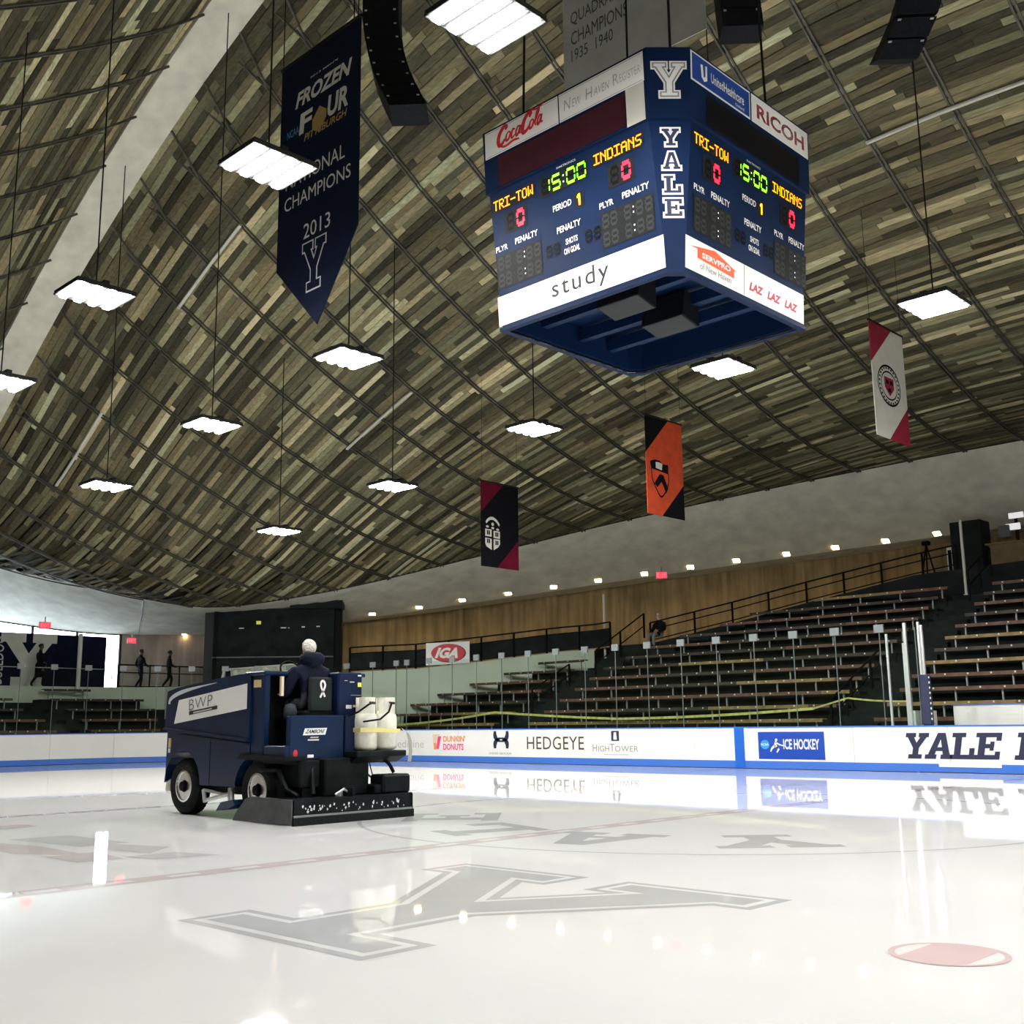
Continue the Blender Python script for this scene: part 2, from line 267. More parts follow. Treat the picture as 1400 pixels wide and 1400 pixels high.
DOT = {'T': '11111001000010000100001000010000100', 'R': '11110100011000111110101001001010001', 'I': '11111001000010000100001000010011111', '-': '00000000000000011111000000000000000', 'O': '01110100011000110001100011000101110', 'W': '10001100011000110101101011101110001', 'N': '10001110011010110011100011000110001', 'D': '11110100011000110001100011000111110', 'A': '01110100011000111111100011000110001', 'S': '01111100001000001110000010000111110'}
def dots(body, box):
    a0, b0, a1, b1 = box; n = len(body)*6-1; du = (a1-a0)/n; dv = (b1-b0)/7; out = []
    for i, ch in enumerate(body):
        for r in range(7):
            for c in range(5):
                if DOT[ch][r*5+c] == '1': x = a0+(i*6+c)*du; y = b1-(r+1)*dv; out.append(R4(x, y+.08*dv, x+du*1.0, y+.92*dv))
    return out
SEG = {'0': 'abcdef', '1': 'bc', '5': 'afgcd', '8': 'abcdefg'}
def seg7(ch, box, w=.17):
    a0, b0, a1, b1 = box; W = a1-a0; H = b1-b0; t = W*w; g = W*.05; hm = b0+H/2
    S = {'a': R4(a0+t*.5+g, b1-t, a1-t*.5-g, b1), 'd': R4(a0+t*.5+g, b0, a1-t*.5-g, b0+t), 'g': R4(a0+t*.5+g, hm-t/2, a1-t*.5-g, hm+t/2), 'f': R4(a0, hm+g, a0+t, b1-t*.5-g), 'b': R4(a1-t, hm+g, a1, b1-t*.5-g), 'e': R4(a0, b0+t*.5+g, a0+t, hm-g), 'c': R4(a1-t, b0+t*.5+g, a1, hm-g)}
    return [S[c] for c in SEG[ch]]
# ================================================================== THE BUILDING
E1 = [(-39.5, .6, 8.4), (-36.89, 4.66, 8.21), (-35.95, 5.79, 7.55), (-34.96, 6.89, 7.04), (-33.94, 7.96, 6.65), (-32.86, 9.0, 6.33), (-31.75, 10.01, 6.04), (-30.74, 10.74, 5.86), (-28.65, 12.45, 6.16), (-26.51, 14.08, 6.56), (-24.77, 16.02, 7.17), (-22.64, 18.04, 7.87), (-19.36, 20.55, 8.78), (-16.87, 22.09, 9.31), (-14.32, 23.39, 9.75), (-11.73, 24.44, 10.1), (-9.18, 25.26, 10.35), (-6.68, 25.85, 10.53), (-4.28, 26.23, 10.63), (0, 26.5, 10.75)]
E2 = [(-46.5, .6, 6.9), (-43.37, 7.34, 6.17), (-42.45, 8.65, 5.88), (-40.91, 10.74, 5.55), (-38.73, 12.87, 5.48), (-36.39, 14.15, 5.39), (-33.03, 15.43, 5.47), (-30.04, 16.4, 5.63), (-26.91, 19.53, 6.22), (-23.12, 22.79, 6.86), (-19.35, 25.28, 7.37), (-15.24, 27.36, 7.77), (-12.49, 28.42, 7.99), (-8.71, 29.5, 8.21), (-5.87, 30.05, 8.33), (0, 30.5, 8.45)]
def dens(P, n):
    P = np.array(P); d = np.concatenate([[0], np.cumsum(np.linalg.norm(np.diff(P, axis=0), axis=1))]); s = np.linspace(0, d[-1], n)
    Q = np.stack([np.interp(s, d, P[:, i]) for i in range(3)], 1)
    for _ in range(2): Q[1:-1] = (Q[:-2]+2*Q[1:-1]+Q[2:])/4
    return Q
E1d, E2d = dens(E1, 60), dens(E2, 60)
E3d = E2d.copy()   # outer wall line: set back behind the soffit along the far side
for q in E3d:
    k = min(1., max(0., (q[0]+33)/6)); r = math.hypot(q[0], q[1]+8); q[0] *= (r+1.7*k)/r; q[1] = (q[1]+8)*(r+1.7*k)/r-8
E1x, E1y, E1z = E1d.T
def zs(x):
    x = abs(x)
    if x <= 26: return 20.75-.01354*x*x
    z26 = 20.75-.01354*676; s = -2*.01354*26
    if x < 36: u = x-26; return z26+s*u-s*u*u/20
    return z26+s*5+.002*(x-36)**2
zsv = np.vectorize(zs)
def roofz(x, y):   # underside of the roof; y may be either sign
    ax = -np.abs(x); ye = np.interp(ax, E1x, E1y); ze = np.interp(ax, E1x, E1z); t = np.clip((np.abs(y)-.53)/np.maximum(ye-.53, .2), 0, 1)
    z0 = zsv(x); return z0+t*(ze-z0)-3*(ye/26.5)**2*4*t*(1-t)
# --- ceiling: the deck, its planks, steel ribs and the concrete spine
mb = MB(); xs = np.linspace(-39.4, 39.4, 100); ts = np.linspace(0, 1, 16)
for s in (1, -1):
    G = []
    for x in xs:
        ye = np.interp(-abs(x), E1x, E1y)
        for t in ts: y = .5+t*(ye+.1-.5); G.append((x, s*y, float(roofz(x, y))+.24))
    n = len(ts); mb.add(G, [(i*n+j, (i+1)*n+j, (i+1)*n+j+1, i*n+j+1) for i in range(len(xs)-1) for j in range(n-1)])
ceiling = tag(mb.build('ceiling', mat('deck_dark', (.02, .018, .013), .9)), 'swooping timber plank ceiling hung from a central concrete spine', kind='structure')
PL = []   # planks: x0,x1,y0,y1,side,tone
DY = .158
for s in (1, -1):
    j = 0
    while True:
        y0 = .56+j*DY; j += 1
        if y0 > 26.3: break
        xe = float(np.interp(y0+DY+.02, E1y, E1x)) if y0 < E1y.max() else -1   # most negative x still inside
        if s < 0 and y0 > 14: break
        x = xe-random.random()*.5; xend = -xe
        x = max(x, xe)
        while x < xend-.05:
            L = random.choice((1.2, 1.8, 2.4, 2.4, 3.0, 3.6)) ; x1 = min(x+L*(.85+.3*random.random()), xend)
            PL.append((x+.006, x1-.006, y0, y0+DY-.010, s)); x = x1
PL = np.array(PL); N = len(PL)
tone = np.clip(rng.beta(1.4, 1.9, N)+(rng.random(N) < .10)*.35, 0, 1); hue = rng.random(N)
drop = rng.random(N)*.016
def plank_verts(i):
    x0, x1, y0, y1, s = i.T if i.ndim > 1 else i
    return x0, x1, y0, y1, s
x0, x1, y0, y1, sd = PL.T
Z = lambda x, y: roofz(x, y)
cz = np.stack([Z(x0, y0), Z(x1, y0), Z(x1, y1), Z(x0, y1)], 1)+.03-drop[:, None]
XY = np.stack([np.stack([x0, sd*y0], 1), np.stack([x1, sd*y0], 1), np.stack([x1, sd*y1], 1), np.stack([x0, sd*y1], 1)], 1)
V8 = np.concatenate([np.concatenate([XY, cz[:, :, None]], 2), np.concatenate([XY, cz[:, :, None]+.035], 2)], 1)   # N,8,3
pr = proj(V8[:, :4].reshape(-1, 3)).reshape(N, 4, 3)
pa = .5*np.abs((pr[:, 2, 0]-pr[:, 0, 0])*(pr[:, 3, 1]-pr[:, 1, 1])-(pr[:, 3, 0]-pr[:, 1, 0])*(pr[:, 2, 1]-pr[:, 0, 1]))
vis = (pr[:, :, 2].min(1) > 1) & (pr[:, :, 0].min(1) > 0) & (pr[:, :, 0].max(1) < 1400) & (pr[:, :, 1].min(1) > 0) & (pr[:, :, 1].max(1) < 1400)
pc = pr.mean(1); sb_hide = (pc[:, 0] > 660) & (pc[:, 0] < 1105) & (pc[:, 1] > 60) & (pc[:, 1] < 500)   # behind the scoreboard
top = np.argsort(-pa*(vis & ~sb_hide))[:300]; ist = np.zeros(N, bool); ist[top] = True
PF = np.array([(0, 3, 2, 1), (4, 5, 6, 7), (0, 1, 5, 4), (1, 2, 6, 5), (2, 3, 7, 6), (3, 0, 4, 7)])
def plank_mesh(name, idx):
    me = bpy.data.meshes.new(name); n = len(idx); F = (PF[None]+8*np.arange(n)[:, None, None]).reshape(-1, 4)
    me.from_pydata(V8[idx].reshape(-1, 3).tolist(), [], F.tolist()); a = me.attributes.new('tone', 'FLOAT_COLOR', 'POINT')
    c = np.ones((n*8, 4)); c[:, 0] = np.repeat(tone[idx], 8); c[:, 1] = np.repeat(hue[idx], 8); a.data.foreach_set('color', c.ravel())
    me.materials.append(m_plank); o = bpy.data.objects.new(name, me); COL.objects.link(o); o.parent = ceiling; return o
for i in top: plank_mesh('plank', np.array([i]))
tag(plank_mesh('plank_field', np.where(~ist)[0]), kind='stuff')
XC = [.4, -1.5, -3.3, -5.1, -6.95, -8.75, -10.4, -12, -13.65, -15.28, -16.9, -18.5, -20.1, -21.65, -23.1, -24.65, -26.2, -27.8, -29.4, -31, -32.6, -34.2, -35.8, -37.4]
XC = XC[::-1]+[2.3, 4.1, 5.95, 7.7, 9.4, 11.2, 13, 14.8]
for x in XC:
    ye = float(np.interp(-abs(x), E1x, E1y)); fan = -1.1*min(1, abs(x)/4)*(1 if x < 0 else -1)
    for s in (1, -1):
        if s < 0 and x > 6: continue
        mb = MB(); T = np.linspace(.035, 1, 22)
        if abs(x) > 33: T = np.linspace(.1, 1, 10)
        for off in (-.045, .045):
            P = []
            for t in T:
                y = .53+t*(ye-.53); xx = x+fan*t**3*(ye/26.5)+off; xx = max(xx, -39)
                y = min(y, float(np.interp(-abs(xx), E1x, E1y))); P.append((xx, s*y, float(roofz(xx, y))-.055))
            for i in range(len(P)-1):
                a, b = np.array(P[i]), np.array(P[i+1]); mb.obox(a-np.array([.022, 0, 0]), (.044, 0, 0), b-a, (0, 0, .045))
        if abs(x) < 34:   # yoke straps at the spine
            y = 1.6; e = (x, s*y, float(roofz(x, y))-.06)
            for dx in (-.42, .42): mb.tube([(x+dx, s*.5, zs(x)-.02), e], .035, 5)
        o = mb.build('roof_rib', m_cable, ceiling)
def roofseg(name, xa, xb, y, M, h=.05, w=.09, d=.02):
    mb = MB(); n = 6
    for i in range(n):
        a = xa+(xb-xa)*i/n; b = xa+(xb-xa)*(i+1)/n; A = np.array([a, y, float(roofz(a, y))-.11-d]); Bb = np.array([b, y, float(roofz(b, y))-.11-d]); mb.obox(A, Bb-A, (0, w, 0), (0, 0, h))
    return mb.build(name, M, ceiling)
roofseg('conduit', -20.2, -16.9, 2.9, m_pole); roofseg('conduit', -20.3, -17.0, 9.35, m_pole); roofseg('conduit', -27.6, -24.5, 2.75, m_pole); roofseg('conduit', -1.6, 3.5, 9.85, m_pole)
mb = MB(); sx = np.linspace(-40, 40, 81)
for a, b in (((-.53, 0), (.53, 0)), ((.53, 0), (.53, 1.1)), ((-.53, 1.1), (-.53, 0))):
    mb.strip([(x, a[0], zs(x)-.12+a[1]) for x in sx], [(x, b[0], zs(x)-.12+b[1]) for x in sx])
mb.build('spine_beam', m_spine, ceiling)
# --- sloping concrete soffit around the roof edge (all four quadrants), outer walls, concourse
quad = lambda P, sx_, sy_: [(sx_*x, sy_*y, z) for x, y, z in P]
mb = MB()
for sx_ in (1, -1):
    for sy_ in (1, -1): mb.strip(quad(E1d, sx_, sy_), quad(E2d, sx_, sy_)); mb.strip(quad(E2d, sx_, sy_), quad(E3d, sx_, sy_))
soffit = tag(mb.build('ceiling_soffit', m_conc, None, True), 'pale sloping concrete soffit curving round under the roof edge', kind='structure')
mb = MB()
for sx_ in (1, -1):
    for sy_ in (1, -1): mb.strip(quad(E1d, sx_, sy_), [(x, y, z+.5) for x, y, z in quad(E1d, sx_, sy_)])
mb.build('roof_edge', m_dark, soffit)
cut = int(np.argmax(E2d[:, 1] > 11.5))
def wallstrip(P): return MB().strip([(x, y, -.1) for x, y, z in P], [(x, y, z+.02) for x, y, z in P])
iw = int(np.argmax(E2d[:, 0] > -31))
tag(wallstrip(E3d[iw:]).build('wall_far', m_wall), 'board-marked brown concrete wall behind the far concourse', kind='structure')
tag(wallstrip(E3d[cut:iw+1]).build('wall_lobby', m_lobby), 'stained pinkish concrete wall of the end lobby', kind='structure')
tag(wallstrip(quad(E3d, -1, 1)).build('wall_right', m_wall), 'brown concrete wall at the far right end', kind='structure')
mb = MB()
for sx_ in (1, -1): mb.strip([(x, y, -.1) for x, y, z in quad(E3d, sx_, -1)], [(x, y, z+.02) for x, y, z in quad(E3d, sx_, -1)])
tag(mb.build('wall_near', m_wall), 'concrete wall on the near side of the rink', kind='structure')
mb = MB(); mb.box(46.4, 46.6, -1.2, 1.2, -.1, 9); mb.box(-46.6, -46.4, -1.2, 1.2, -.1, 9); tag(mb.build('wall_spine_foot', m_conc), 'concrete footing of the roof spine', kind='structure')
# end window of the lobby
W = E2d[:cut+1][::-1]; win = tag(MB().strip([(x, y, z-.06) for x, y, z in W], [(x, y, z+.02) for x, y, z in W]).build('window_1', m_dark), 'tall glazed end window of the lobby with daylight behind', kind='structure')
ki = list(range(0, len(W), 2))
if ki[-1] != len(W)-1: ki.append(len(W)-1)
for a, b in zip(ki[:-1], ki[1:]):
    pa_, pb = W[a], W[b]; mb = MB(); mb.add([(pa_[0], pa_[1], 3.0), (pb[0], pb[1], 3.0), (pb[0], pb[1], pb[2]-.05), (pa_[0], pa_[1], pa_[2]-.05)], [(0, 1, 2, 3)]); mb.build('pane', m_win, win)
for a in ki:
    x, y, z = W[a]; mb = MB(); mb.box(x-.05, x+.05, y-.05, y+.05, 2.9, z); mb.build('mullion', m_dark, win)
mb = MB()
for a, b in zip(ki[:-1], ki[1:]):
    A, Bb = np.array([W[a][0], W[a][1], 2.4]), np.array([W[b][0], W[b][1], 2.4]); mb.obox(A, Bb-A, (.12, 0, 0), (0, 0, .6))
mb.build('window_sill', m_conc, win)
# concourse: ramped floor between the parapet and the outer wall
TH = [-90, -60, -52, -49, -45.4, -36.3, -34.6, -29.8, -24.9, -20.4, -13.4, -7, 0, 40]; ZF = [2.92, 2.92, 3.2, 3.34, 3.42, 3.98, 4.04, 4.15, 4.75, 5.35, 6.15, 6.35, 6.4, 6.4]
def zf(th): return float(np.interp(th, TH, ZF))
def ci(th, r): a = math.radians(th); return (r*math.sin(a), -8+r*math.cos(a))
def inner(th):
    if th < -61: t = min(1, (-61-th)/21.5); return (float(np.interp(t, [0, .12, 1], [-34.3, -35.6, -35.6])), 11-t*11.6)
    return ci(th, float(np.interp(th, [-61, -58, -54, -50, -34, -31.5, 0], [39.2, 36.4, 35.2, 34.8, 34.8, 33.4, 33.4])))
def outer(th):
    if th < -61: t = min(1, (-61-th)/21.5); return (-45.8, 14.5-t*14.4)
    return ci(th, float(np.interp(th, [-61, -52, 0], [44, 40.6, 40.4])))
ths = np.linspace(-82.5, 12, 90)
tag(MB().strip([(*inner(t), zf(t)) for t in ths], [(*outer(t), zf(t)) for t in ths]).build('floor_concourse', m_floor), 'dark ramped concourse floor behind the stands', kind='structure')
pt = [t for t in ths if t < -33.5]
par = MB().strip([(*inner(t), 0) for t in pt], [(*inner(t), zf(t)) for t in pt])
par.strip([(*inner(t), zf(t)) for t in pt], [(inner(t)[0]*1.006, inner(t)[1]*1.012, zf(t)) for t in pt])
tag(par.build('wall_parapet', m_par), 'pale green painted concrete parapet below the concourse railing', kind='structure')
p2 = [t for t in ths if t >= -33.6]
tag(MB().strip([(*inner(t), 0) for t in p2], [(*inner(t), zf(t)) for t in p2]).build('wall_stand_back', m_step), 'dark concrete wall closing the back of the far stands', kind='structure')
# floors
mb = MB(); mb.box(-48, 48, -34, 34, -.25, -.03); tag(mb.build('floor_slab', m_floor), 'concrete slab round the rink', kind='structure')
HX, HY, CR = 30.48, 12.95, 8.53
def outline(ox=0., n=14):   # rink outline, offset outward by ox
    P = []
    for cx, cy, a0 in ((HX-CR, HY-CR, 0), (-HX+CR, HY-CR, 90), (-HX+CR, -HY+CR, 180), (HX-CR, -HY+CR, 270)):
        for k in range(n+1): a = math.radians(a0+90*k/n); P.append((cx+(CR+ox)*math.cos(a), cy+(CR+ox)*math.sin(a)))
    return P
o = outline(.02); mb = MB(); mb.add([(x, y, 0) for x, y in o], [tuple(range(len(o)))]); floor = tag(mb.build('floor', m_ice), 'smooth white ice sheet with faint painted markings', kind='structure')
def mark(name, polys, M, z=.0015, label=None):
    mb = MB()
    for P in polys: mb.add([(a, b, z) for a, b in P], [tuple(range(len(P)))])
    return tag(mb.build(name, M, floor), label)
# centre line in dashes of two tones, blue lines, circle, dots
mark('center_line', [R4(-.15, -12.9, .15, 12.9)], m_ired, .001, 'faded red centre line')
mark('center_line_check', [R4(-.055, y, .055, y+.28) for y in np.arange(-12.6, 12.4, .6)], m_iwhite, .002)
mark('blue_line', [R4(-7.92, -12.9, -7.62, 12.9)], m_iblue, .001, 'faded far blue line'); mark('blue_line', [R4(7.62, -12.9, 7.92, 12.9)], m_iblue, .001)
mark('center_circle', ring(0, 0, 4.6, 4.6, .055, 96), m_iline)
mark('goal_line', [R4(-27.2, -12.4, -27.14, 12.4)], m_ired)
def dot(cx, cy):
    mark('faceoff_dot_ring', ring(cx, cy, .305, .305, .035, 40), m_idot, .0025, 'pink ring of the face-off dot')
    mark('faceoff_dot_field', [ell(cx, cy, .30, .30, 40)], m_iwhite, .0015)
    p = []
    for sgn in (1, -1):
        for i in range(-10, 11): a = i/10*.72; p.append((cx+sgn*.27*math.sin(a), cy+sgn*.27*math.cos(a)))
    mark('faceoff_dot', [p], m_idot, .003, 'faded red face-off dot')
dot(6.1, -6.7); dot(6.1, 6.7); dot(-6.1, 6.7); dot(-6.1, -6.7)
bx = (1.30, -8.84, 4.56, -5.63)
Yp = scaled([SLAB['Y'][0]], bx)
mark('ice_letter_outline', [grow(P, .0) for P in Yp], m_igrey, .0012, 'big grey block Y painted under the ice')
mark('ice_letter_inline', [grow(P, -.075) for P in Yp], m_iwhite, .002); mark('ice_letter', [grow(P, -.135) for P in Yp], m_igrey, .0028)
for ch, ang in (('Y', -45), ('A', -76), ('L', -107), ('E', -138)):
    a = math.radians(ang); c = np.array([math.cos(a), math.sin(a)]); tgt = np.array([math.sin(a), -math.cos(a)])   # top outward
    P = [[tuple(c*(2.75+y*1.25)+tgt*((x-.5)*1.25)) for x, y in Q] for Q in [SLAB[ch][0]]+SLAB[ch][1]]; mark('ice_letter', P[:1], m_igrey, .0015, 'grey block letter %s inside the centre circle' % ch)
    if P[1:]: mark('ice_letter_counter', P[1:], m_iwhite, .0022)
for zi, (P, M) in enumerate((([(10, 1148), (95, 1142), (178, 1152), (110, 1158)], m_ifad), ([(0, 1153), (55, 1157), (125, 1170), (20, 1168), (0, 1164)], m_ifadr), ([(60, 1172), (130, 1165), (170, 1174), (105, 1180)], m_ifadr), ([(135, 1153), (232, 1158), (205, 1167), (130, 1161)], m_ifad), ([(170, 1172), (240, 1165), (302, 1169), (215, 1175)], m_ifad), ([(0, 1131), (52, 1129), (45, 1131), (0, 1135)], m_ifad))):
    mark('faded_ice_print', [[tuple(gnd(*q)[:2]) for q in P]], M, .0015+.0004*zi, 'faded unreadable print under the ice')
# ================================================================== BOARDS AND GLASS
boards = thing('rink_boards', (-10, 12.95, 0), 'white dasher boards with blue kick strip and tall glass round the ice', 'boards')
def seg_path():   # far long side from right to left, then the corner and the left end
    P = []; x = 12.0
    while x > -HX+CR+.3: P.append((x, HY)); x -= 2.36
    P.append((-HX+CR, HY)); n = 6
    for k in range(1, n+1): a = math.radians(90+90*k/n); P.append((-HX+CR+CR*math.cos(a), HY-CR+CR*math.sin(a)))
    y = HY-CR-2.2
    while y > -HY+CR: P.append((-HX, y)); y -= 2.2
    P.append((-HX, -HY+CR))
    for k in range(1, 4): a = math.radians(180+90*k/n); P.append((-HX+CR+CR*math.cos(a), -HY+CR+CR*math.sin(a)))
    return P
SP = seg_path()
def panel(name, A, Bp, z0, z1, t0, t1, M, gap=.004):
    A, Bp = np.array(A), np.array(Bp); d = (Bp-A)/np.linalg.norm(Bp-A); n = np.array([d[1], -d[0]])   # outward normal (path runs with ice on the left)
    if n@A < 0: n = -n
    A = A+d*gap; Bp = Bp-d*gap; mb = MB(); O = A+n*t0; mb.obox((*O, z0), (*(Bp-A), 0), (*(n*(t1-t0)), 0), (0, 0, z1-z0)); return mb.build(name, M, boards)
for A, Bp in zip(SP[:-1], SP[1:]):
    panel('board_panel', A, Bp, .2, 1.045, 0, .12, m_white); panel('kick_strip', A, Bp, .012, .2, -.012, .12, m_bblue, 0.); panel('cap_rail', A, Bp, 1.045, 1.075, -.02, .14, m_bblue, 0.)
mb = MB(); mb.box(-2.42, -1.0, 12.922, 12.93, .13, .235); mb.build('door_sill', m_white, boards)
FB = Face((0, HY, 0), (1, 0, 0), (0, 0, 1), (0, -1, 0))   # far board face: a = x, b = z
FB.rect(-7.92, .012, -7.62, 1.045, m_stripe, boards, 'blue_line_stripe', .016)
# sponsor prints on the far boards
a = FB.text('Medicine', (-22.15, .46, -20.38, .72), m_fink, boards, 'board_lettering')
cup = FB.poly([[(-19.86, .41), (-19.62, .41), (-19.55, .84), (-19.93, .84)], [(-19.97, .84), (-19.52, .84), (-19.60, .91), (-19.90, .91)]], m_cup, boards, 'cup_print'); tag(cup, 'orange and pink coffee cup print')
FB.poly([[(-19.74, .44), (-19.62, .41), (-19.50, .84), (-19.66, .84)]], m_dpnk, boards, 'cup_print', .008); FB.poly([[(-19.86, .41), (-19.72, .41), (-19.74, .62), (-19.88, .62)]], m_dorg, boards, 'cup_print', .008)
FB.text("DUNKIN'", (-19.40, .66, -18.32, .86), m_dorg, boards, 'board_lettering', bold=.03); FB.text('DONUTS', (-19.40, .39, -18.40, .60), m_dpnk, boards, 'board_lettering', bold=.03)
cx, cz = -16.66, .73; UA = []
for t in (1, -1):
    wv = np.interp(np.linspace(0, 1, 37), [0, .2, .36, .5, .64, .8, 1], [.10, .17, .10, .045, .10, .17, .10])
    UA += stroke(smooth2([(cx-.27, cz+t*.27), (cx-.27, cz+t*.12), (cx-.17, cz+t*.0), (cx, cz-t*.045), (cx+.17, cz+t*.0), (cx+.27, cz+t*.12), (cx+.27, cz+t*.27)], 6), list(wv))
FB.poly(UA, m_nink, boards, 'board_emblem'); FB.text('UNDER ARMOUR', (-17.22, .27, -16.20, .335), m_gink, boards, 'board_lettering')
FB.text('HEDGEYE', (-15.52, .44, -13.18, .83), m_hedge, boards, 'board_lettering', spacing=1.05)
FB.poly([R4(-12.13, .70, -11.84, .99)], m_nink, boards, 'board_emblem'); FB.poly([[(-12.05, .74), (-11.92, .74), (-11.94, .95), (-12.03, .95)]], m_wsign, boards, 'board_emblem', .009)
FB.text('H', (-12.84, .40, -12.68, .60), m_gink, boards, 'board_lettering'); FB.text('IGH', (-12.63, .40, -12.22, .56), m_gink, boards, 'board_lettering'); FB.text('T', (-12.19, .40, -12.02, .62), m_gink, boards, 'board_lettering'); FB.text('OWER', (-12.0, .40, -11.15, .56), m_gink, boards, 'board_lettering', spacing=1.1)
FB.poly([R4(-12.42, .30, -11.5, .325)], m_fink, boards, 'board_lettering')
FB.rect(-7.20, .25, -5.30, .94, m_ncaa, boards, 'hockey_sign', .007); FB.poly([ell(-7.0, .62, .13, .12)], m_cyan, boards, 'disc_print', .010); FB.text('NCAA', (-7.11, .59, -6.89, .65), m_wsign, boards, 'board_lettering', .01, lift=.013)
pl = [ell(-6.66, .74, .035, .035, 10)]+stroke([(-6.67, .71), (-6.70, .60), (-6.62, .52)], [.05, .09, .05])+stroke([(-6.70, .60), (-6.80, .52), (-6.84, .44)], [.07, .05, .03])+stroke([(-6.66, .56), (-6.60, .50), (-6.66, .42)], [.06, .05, .03])+stroke([(-6.69, .68), (-6.58, .62), (-6.42, .58)], [.04, .035, .025])
FB.poly(pl, m_wsign, boards, 'skater_print', .012); FB.text('ICE HOCKEY', (-6.46, .50, -5.44, .76), m_wsign, boards, 'board_lettering', .025, lift=.012)
for ch, b in (('Y', (-3.28, .31, -2.72, .90)), ('A', (-2.76, .31, -2.12, .90)), ('L', (-2.16, .31, -1.62, .90)), ('E', (-1.62, .31, -1.05, .90)), ('B', (-.72, .31, -.08, .90))):
    FB.poly([SLAB[ch][0]], m_nink, boards, 'board_lettering', .007, b, .22)
    if SLAB[ch][1]: FB.poly(SLAB[ch][1], m_white, boards, 'letter_counter', .010, b, .22)
# glass
gx = -2.5-1.18
GT = 3.38
def gpane(A, Bp, z0=1.075, z1=GT, clip=True):
    A, Bp = np.array(A), np.array(Bp); d = (Bp-A)/np.linalg.norm(Bp-A); n = np.array([d[1], -d[0]]); n = -n if n@A < 0 else n
    O = A+n*.05; mb = MB(); mb.obox((*(O+d*.004), z0), (*(Bp-A-d*.008), 0), (*(n*.014), 0), (0, 0, z1-z0)); mb.build('glass_pane', m_glass, boards)
    mb = MB(); mb.obox((*(O-d*.009-n*.004), z0), (*(d*.018), 0), (*(n*.022), 0), (0, 0, z1-z0)); mb.build('glass_seam', m_seam, boards)
    if clip: mb = MB(); mb.obox((*(O-d*.12-n*.02), z1-.07), (*(d*.24), 0), (*(n*.05), 0), (0, 0, .19)); mb.build('glass_clip', m_clip, boards)
x = gx
while x > -HX+CR: gpane((x, HY), (max(x-1.18, -HX+CR), HY)); x -= 1.18
gpane((gx+.9, HY), (gx, HY), clip=False)
CA = [(-HX+CR+CR*math.cos(math.radians(90+90*k/11)), HY-CR+CR*math.sin(math.radians(90+90*k/11))) for k in range(12)]
for A, Bp in zip(CA[:-1], CA[1:]): gpane(A, Bp)
y = HY-CR
while y > -HY+CR: gpane((-HX, y), (-HX, y-1.18)); y -= 1.18
for nm, x, z1, r, M in (('glass_post', -3.51, 3.26, .026, m_alu), ('glass_post', -3.10, 3.02, .022, m_alu), ('glass_post', -3.04, 3.50, .034, m_alu), ('glass_post', -2.70, 3.50, .026, m_alu), ('glass_post', -2.63, 3.42, .03, m_alu)):
    mb = MB(); mb.box(x-r, x+r, 13.0, 13.0+2*r, 1.075, z1); mb.build(nm, M, boards)
mb = MB(); mb.bbox(-2.76, -2.52, 12.97, 13.12, 1.07, 2.25, .03); tag(mb.build('post_pad', m_nink, boards), 'navy padding on the glass post')
for i in range(9): mb = MB(); mb.box(-2.525, -2.505, 12.965, 12.985, 1.2+i*.12, 1.245+i*.12); mb.build('pad_lace', m_wsign, boards)
# penalty box back wall
pb = thing('penalty_box', (2, 14.2, 0), 'white walled penalty box behind the far boards', 'bench box')
B('back_wall', m_white, pb, -2.55, 9, 14.3, 14.38, .0, 1.54); B('back_wall_top', m_bblue, pb, -2.6, 9, 14.27, 14.41, 1.54, 1.56); B('side_wall', m_white, pb, -3.05, -2.97, 13.1, 14.3, 0, 1.42); B('floor_step', m_floor, pb, -2.9, 9, 13.1, 14.3, 0, .12)
# ================================================================== STANDS
ZK = lambda k: 1.27+.385*k
YK = lambda k: 14.6+.8*k
bayA = [(k, x, -18.5) for k, x in enumerate([-24.6, -24.8, -24.75, -24.05, -23.05, -21.95, -20.85])]
bayB = [(k, x, -6.15) for k, x in enumerate([-16.9]*6+[-16.5, -16.0, -15.2, -14.0, -13.2, -11.0])]
bayC = [(k, -4.7, 9.0) for k in range(12)]
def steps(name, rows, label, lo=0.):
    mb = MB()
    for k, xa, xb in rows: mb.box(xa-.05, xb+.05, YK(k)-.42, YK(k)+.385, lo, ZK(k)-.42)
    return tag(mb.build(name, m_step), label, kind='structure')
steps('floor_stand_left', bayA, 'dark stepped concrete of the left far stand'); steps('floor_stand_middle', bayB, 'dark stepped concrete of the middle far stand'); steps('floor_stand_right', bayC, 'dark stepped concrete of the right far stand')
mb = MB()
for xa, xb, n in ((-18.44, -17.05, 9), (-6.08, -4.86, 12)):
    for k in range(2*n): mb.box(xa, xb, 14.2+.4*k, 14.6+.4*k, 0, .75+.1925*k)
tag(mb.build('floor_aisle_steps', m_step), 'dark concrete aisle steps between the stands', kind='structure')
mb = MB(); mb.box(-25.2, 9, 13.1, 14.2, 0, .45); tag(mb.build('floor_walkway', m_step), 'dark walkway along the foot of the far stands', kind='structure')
ORD = ['front', 'second', 'third', 'fourth', 'fifth', 'sixth', 'seventh', 'eighth', 'ninth', 'tenth', 'eleventh', 'top']
def sharemesh(mb, name, M):
    o = mb.build(name, M); me = o.data; bpy.data.objects.remove(o); return me
leg_me = sharemesh(MB().box(-.018, .018, -.012, .03, -.40, -.035).box(-.018, .018, -.1, .11, -.055, -.035), 'leg', m_leg)
def inst(name, me, parent, loc, rz=0.):
    o = bpy.data.objects.new(name, me); COL.objects.link(o); o.parent = parent; o.location = loc; o.rotation_euler = (0, 0, rz); return o
_pm = {}
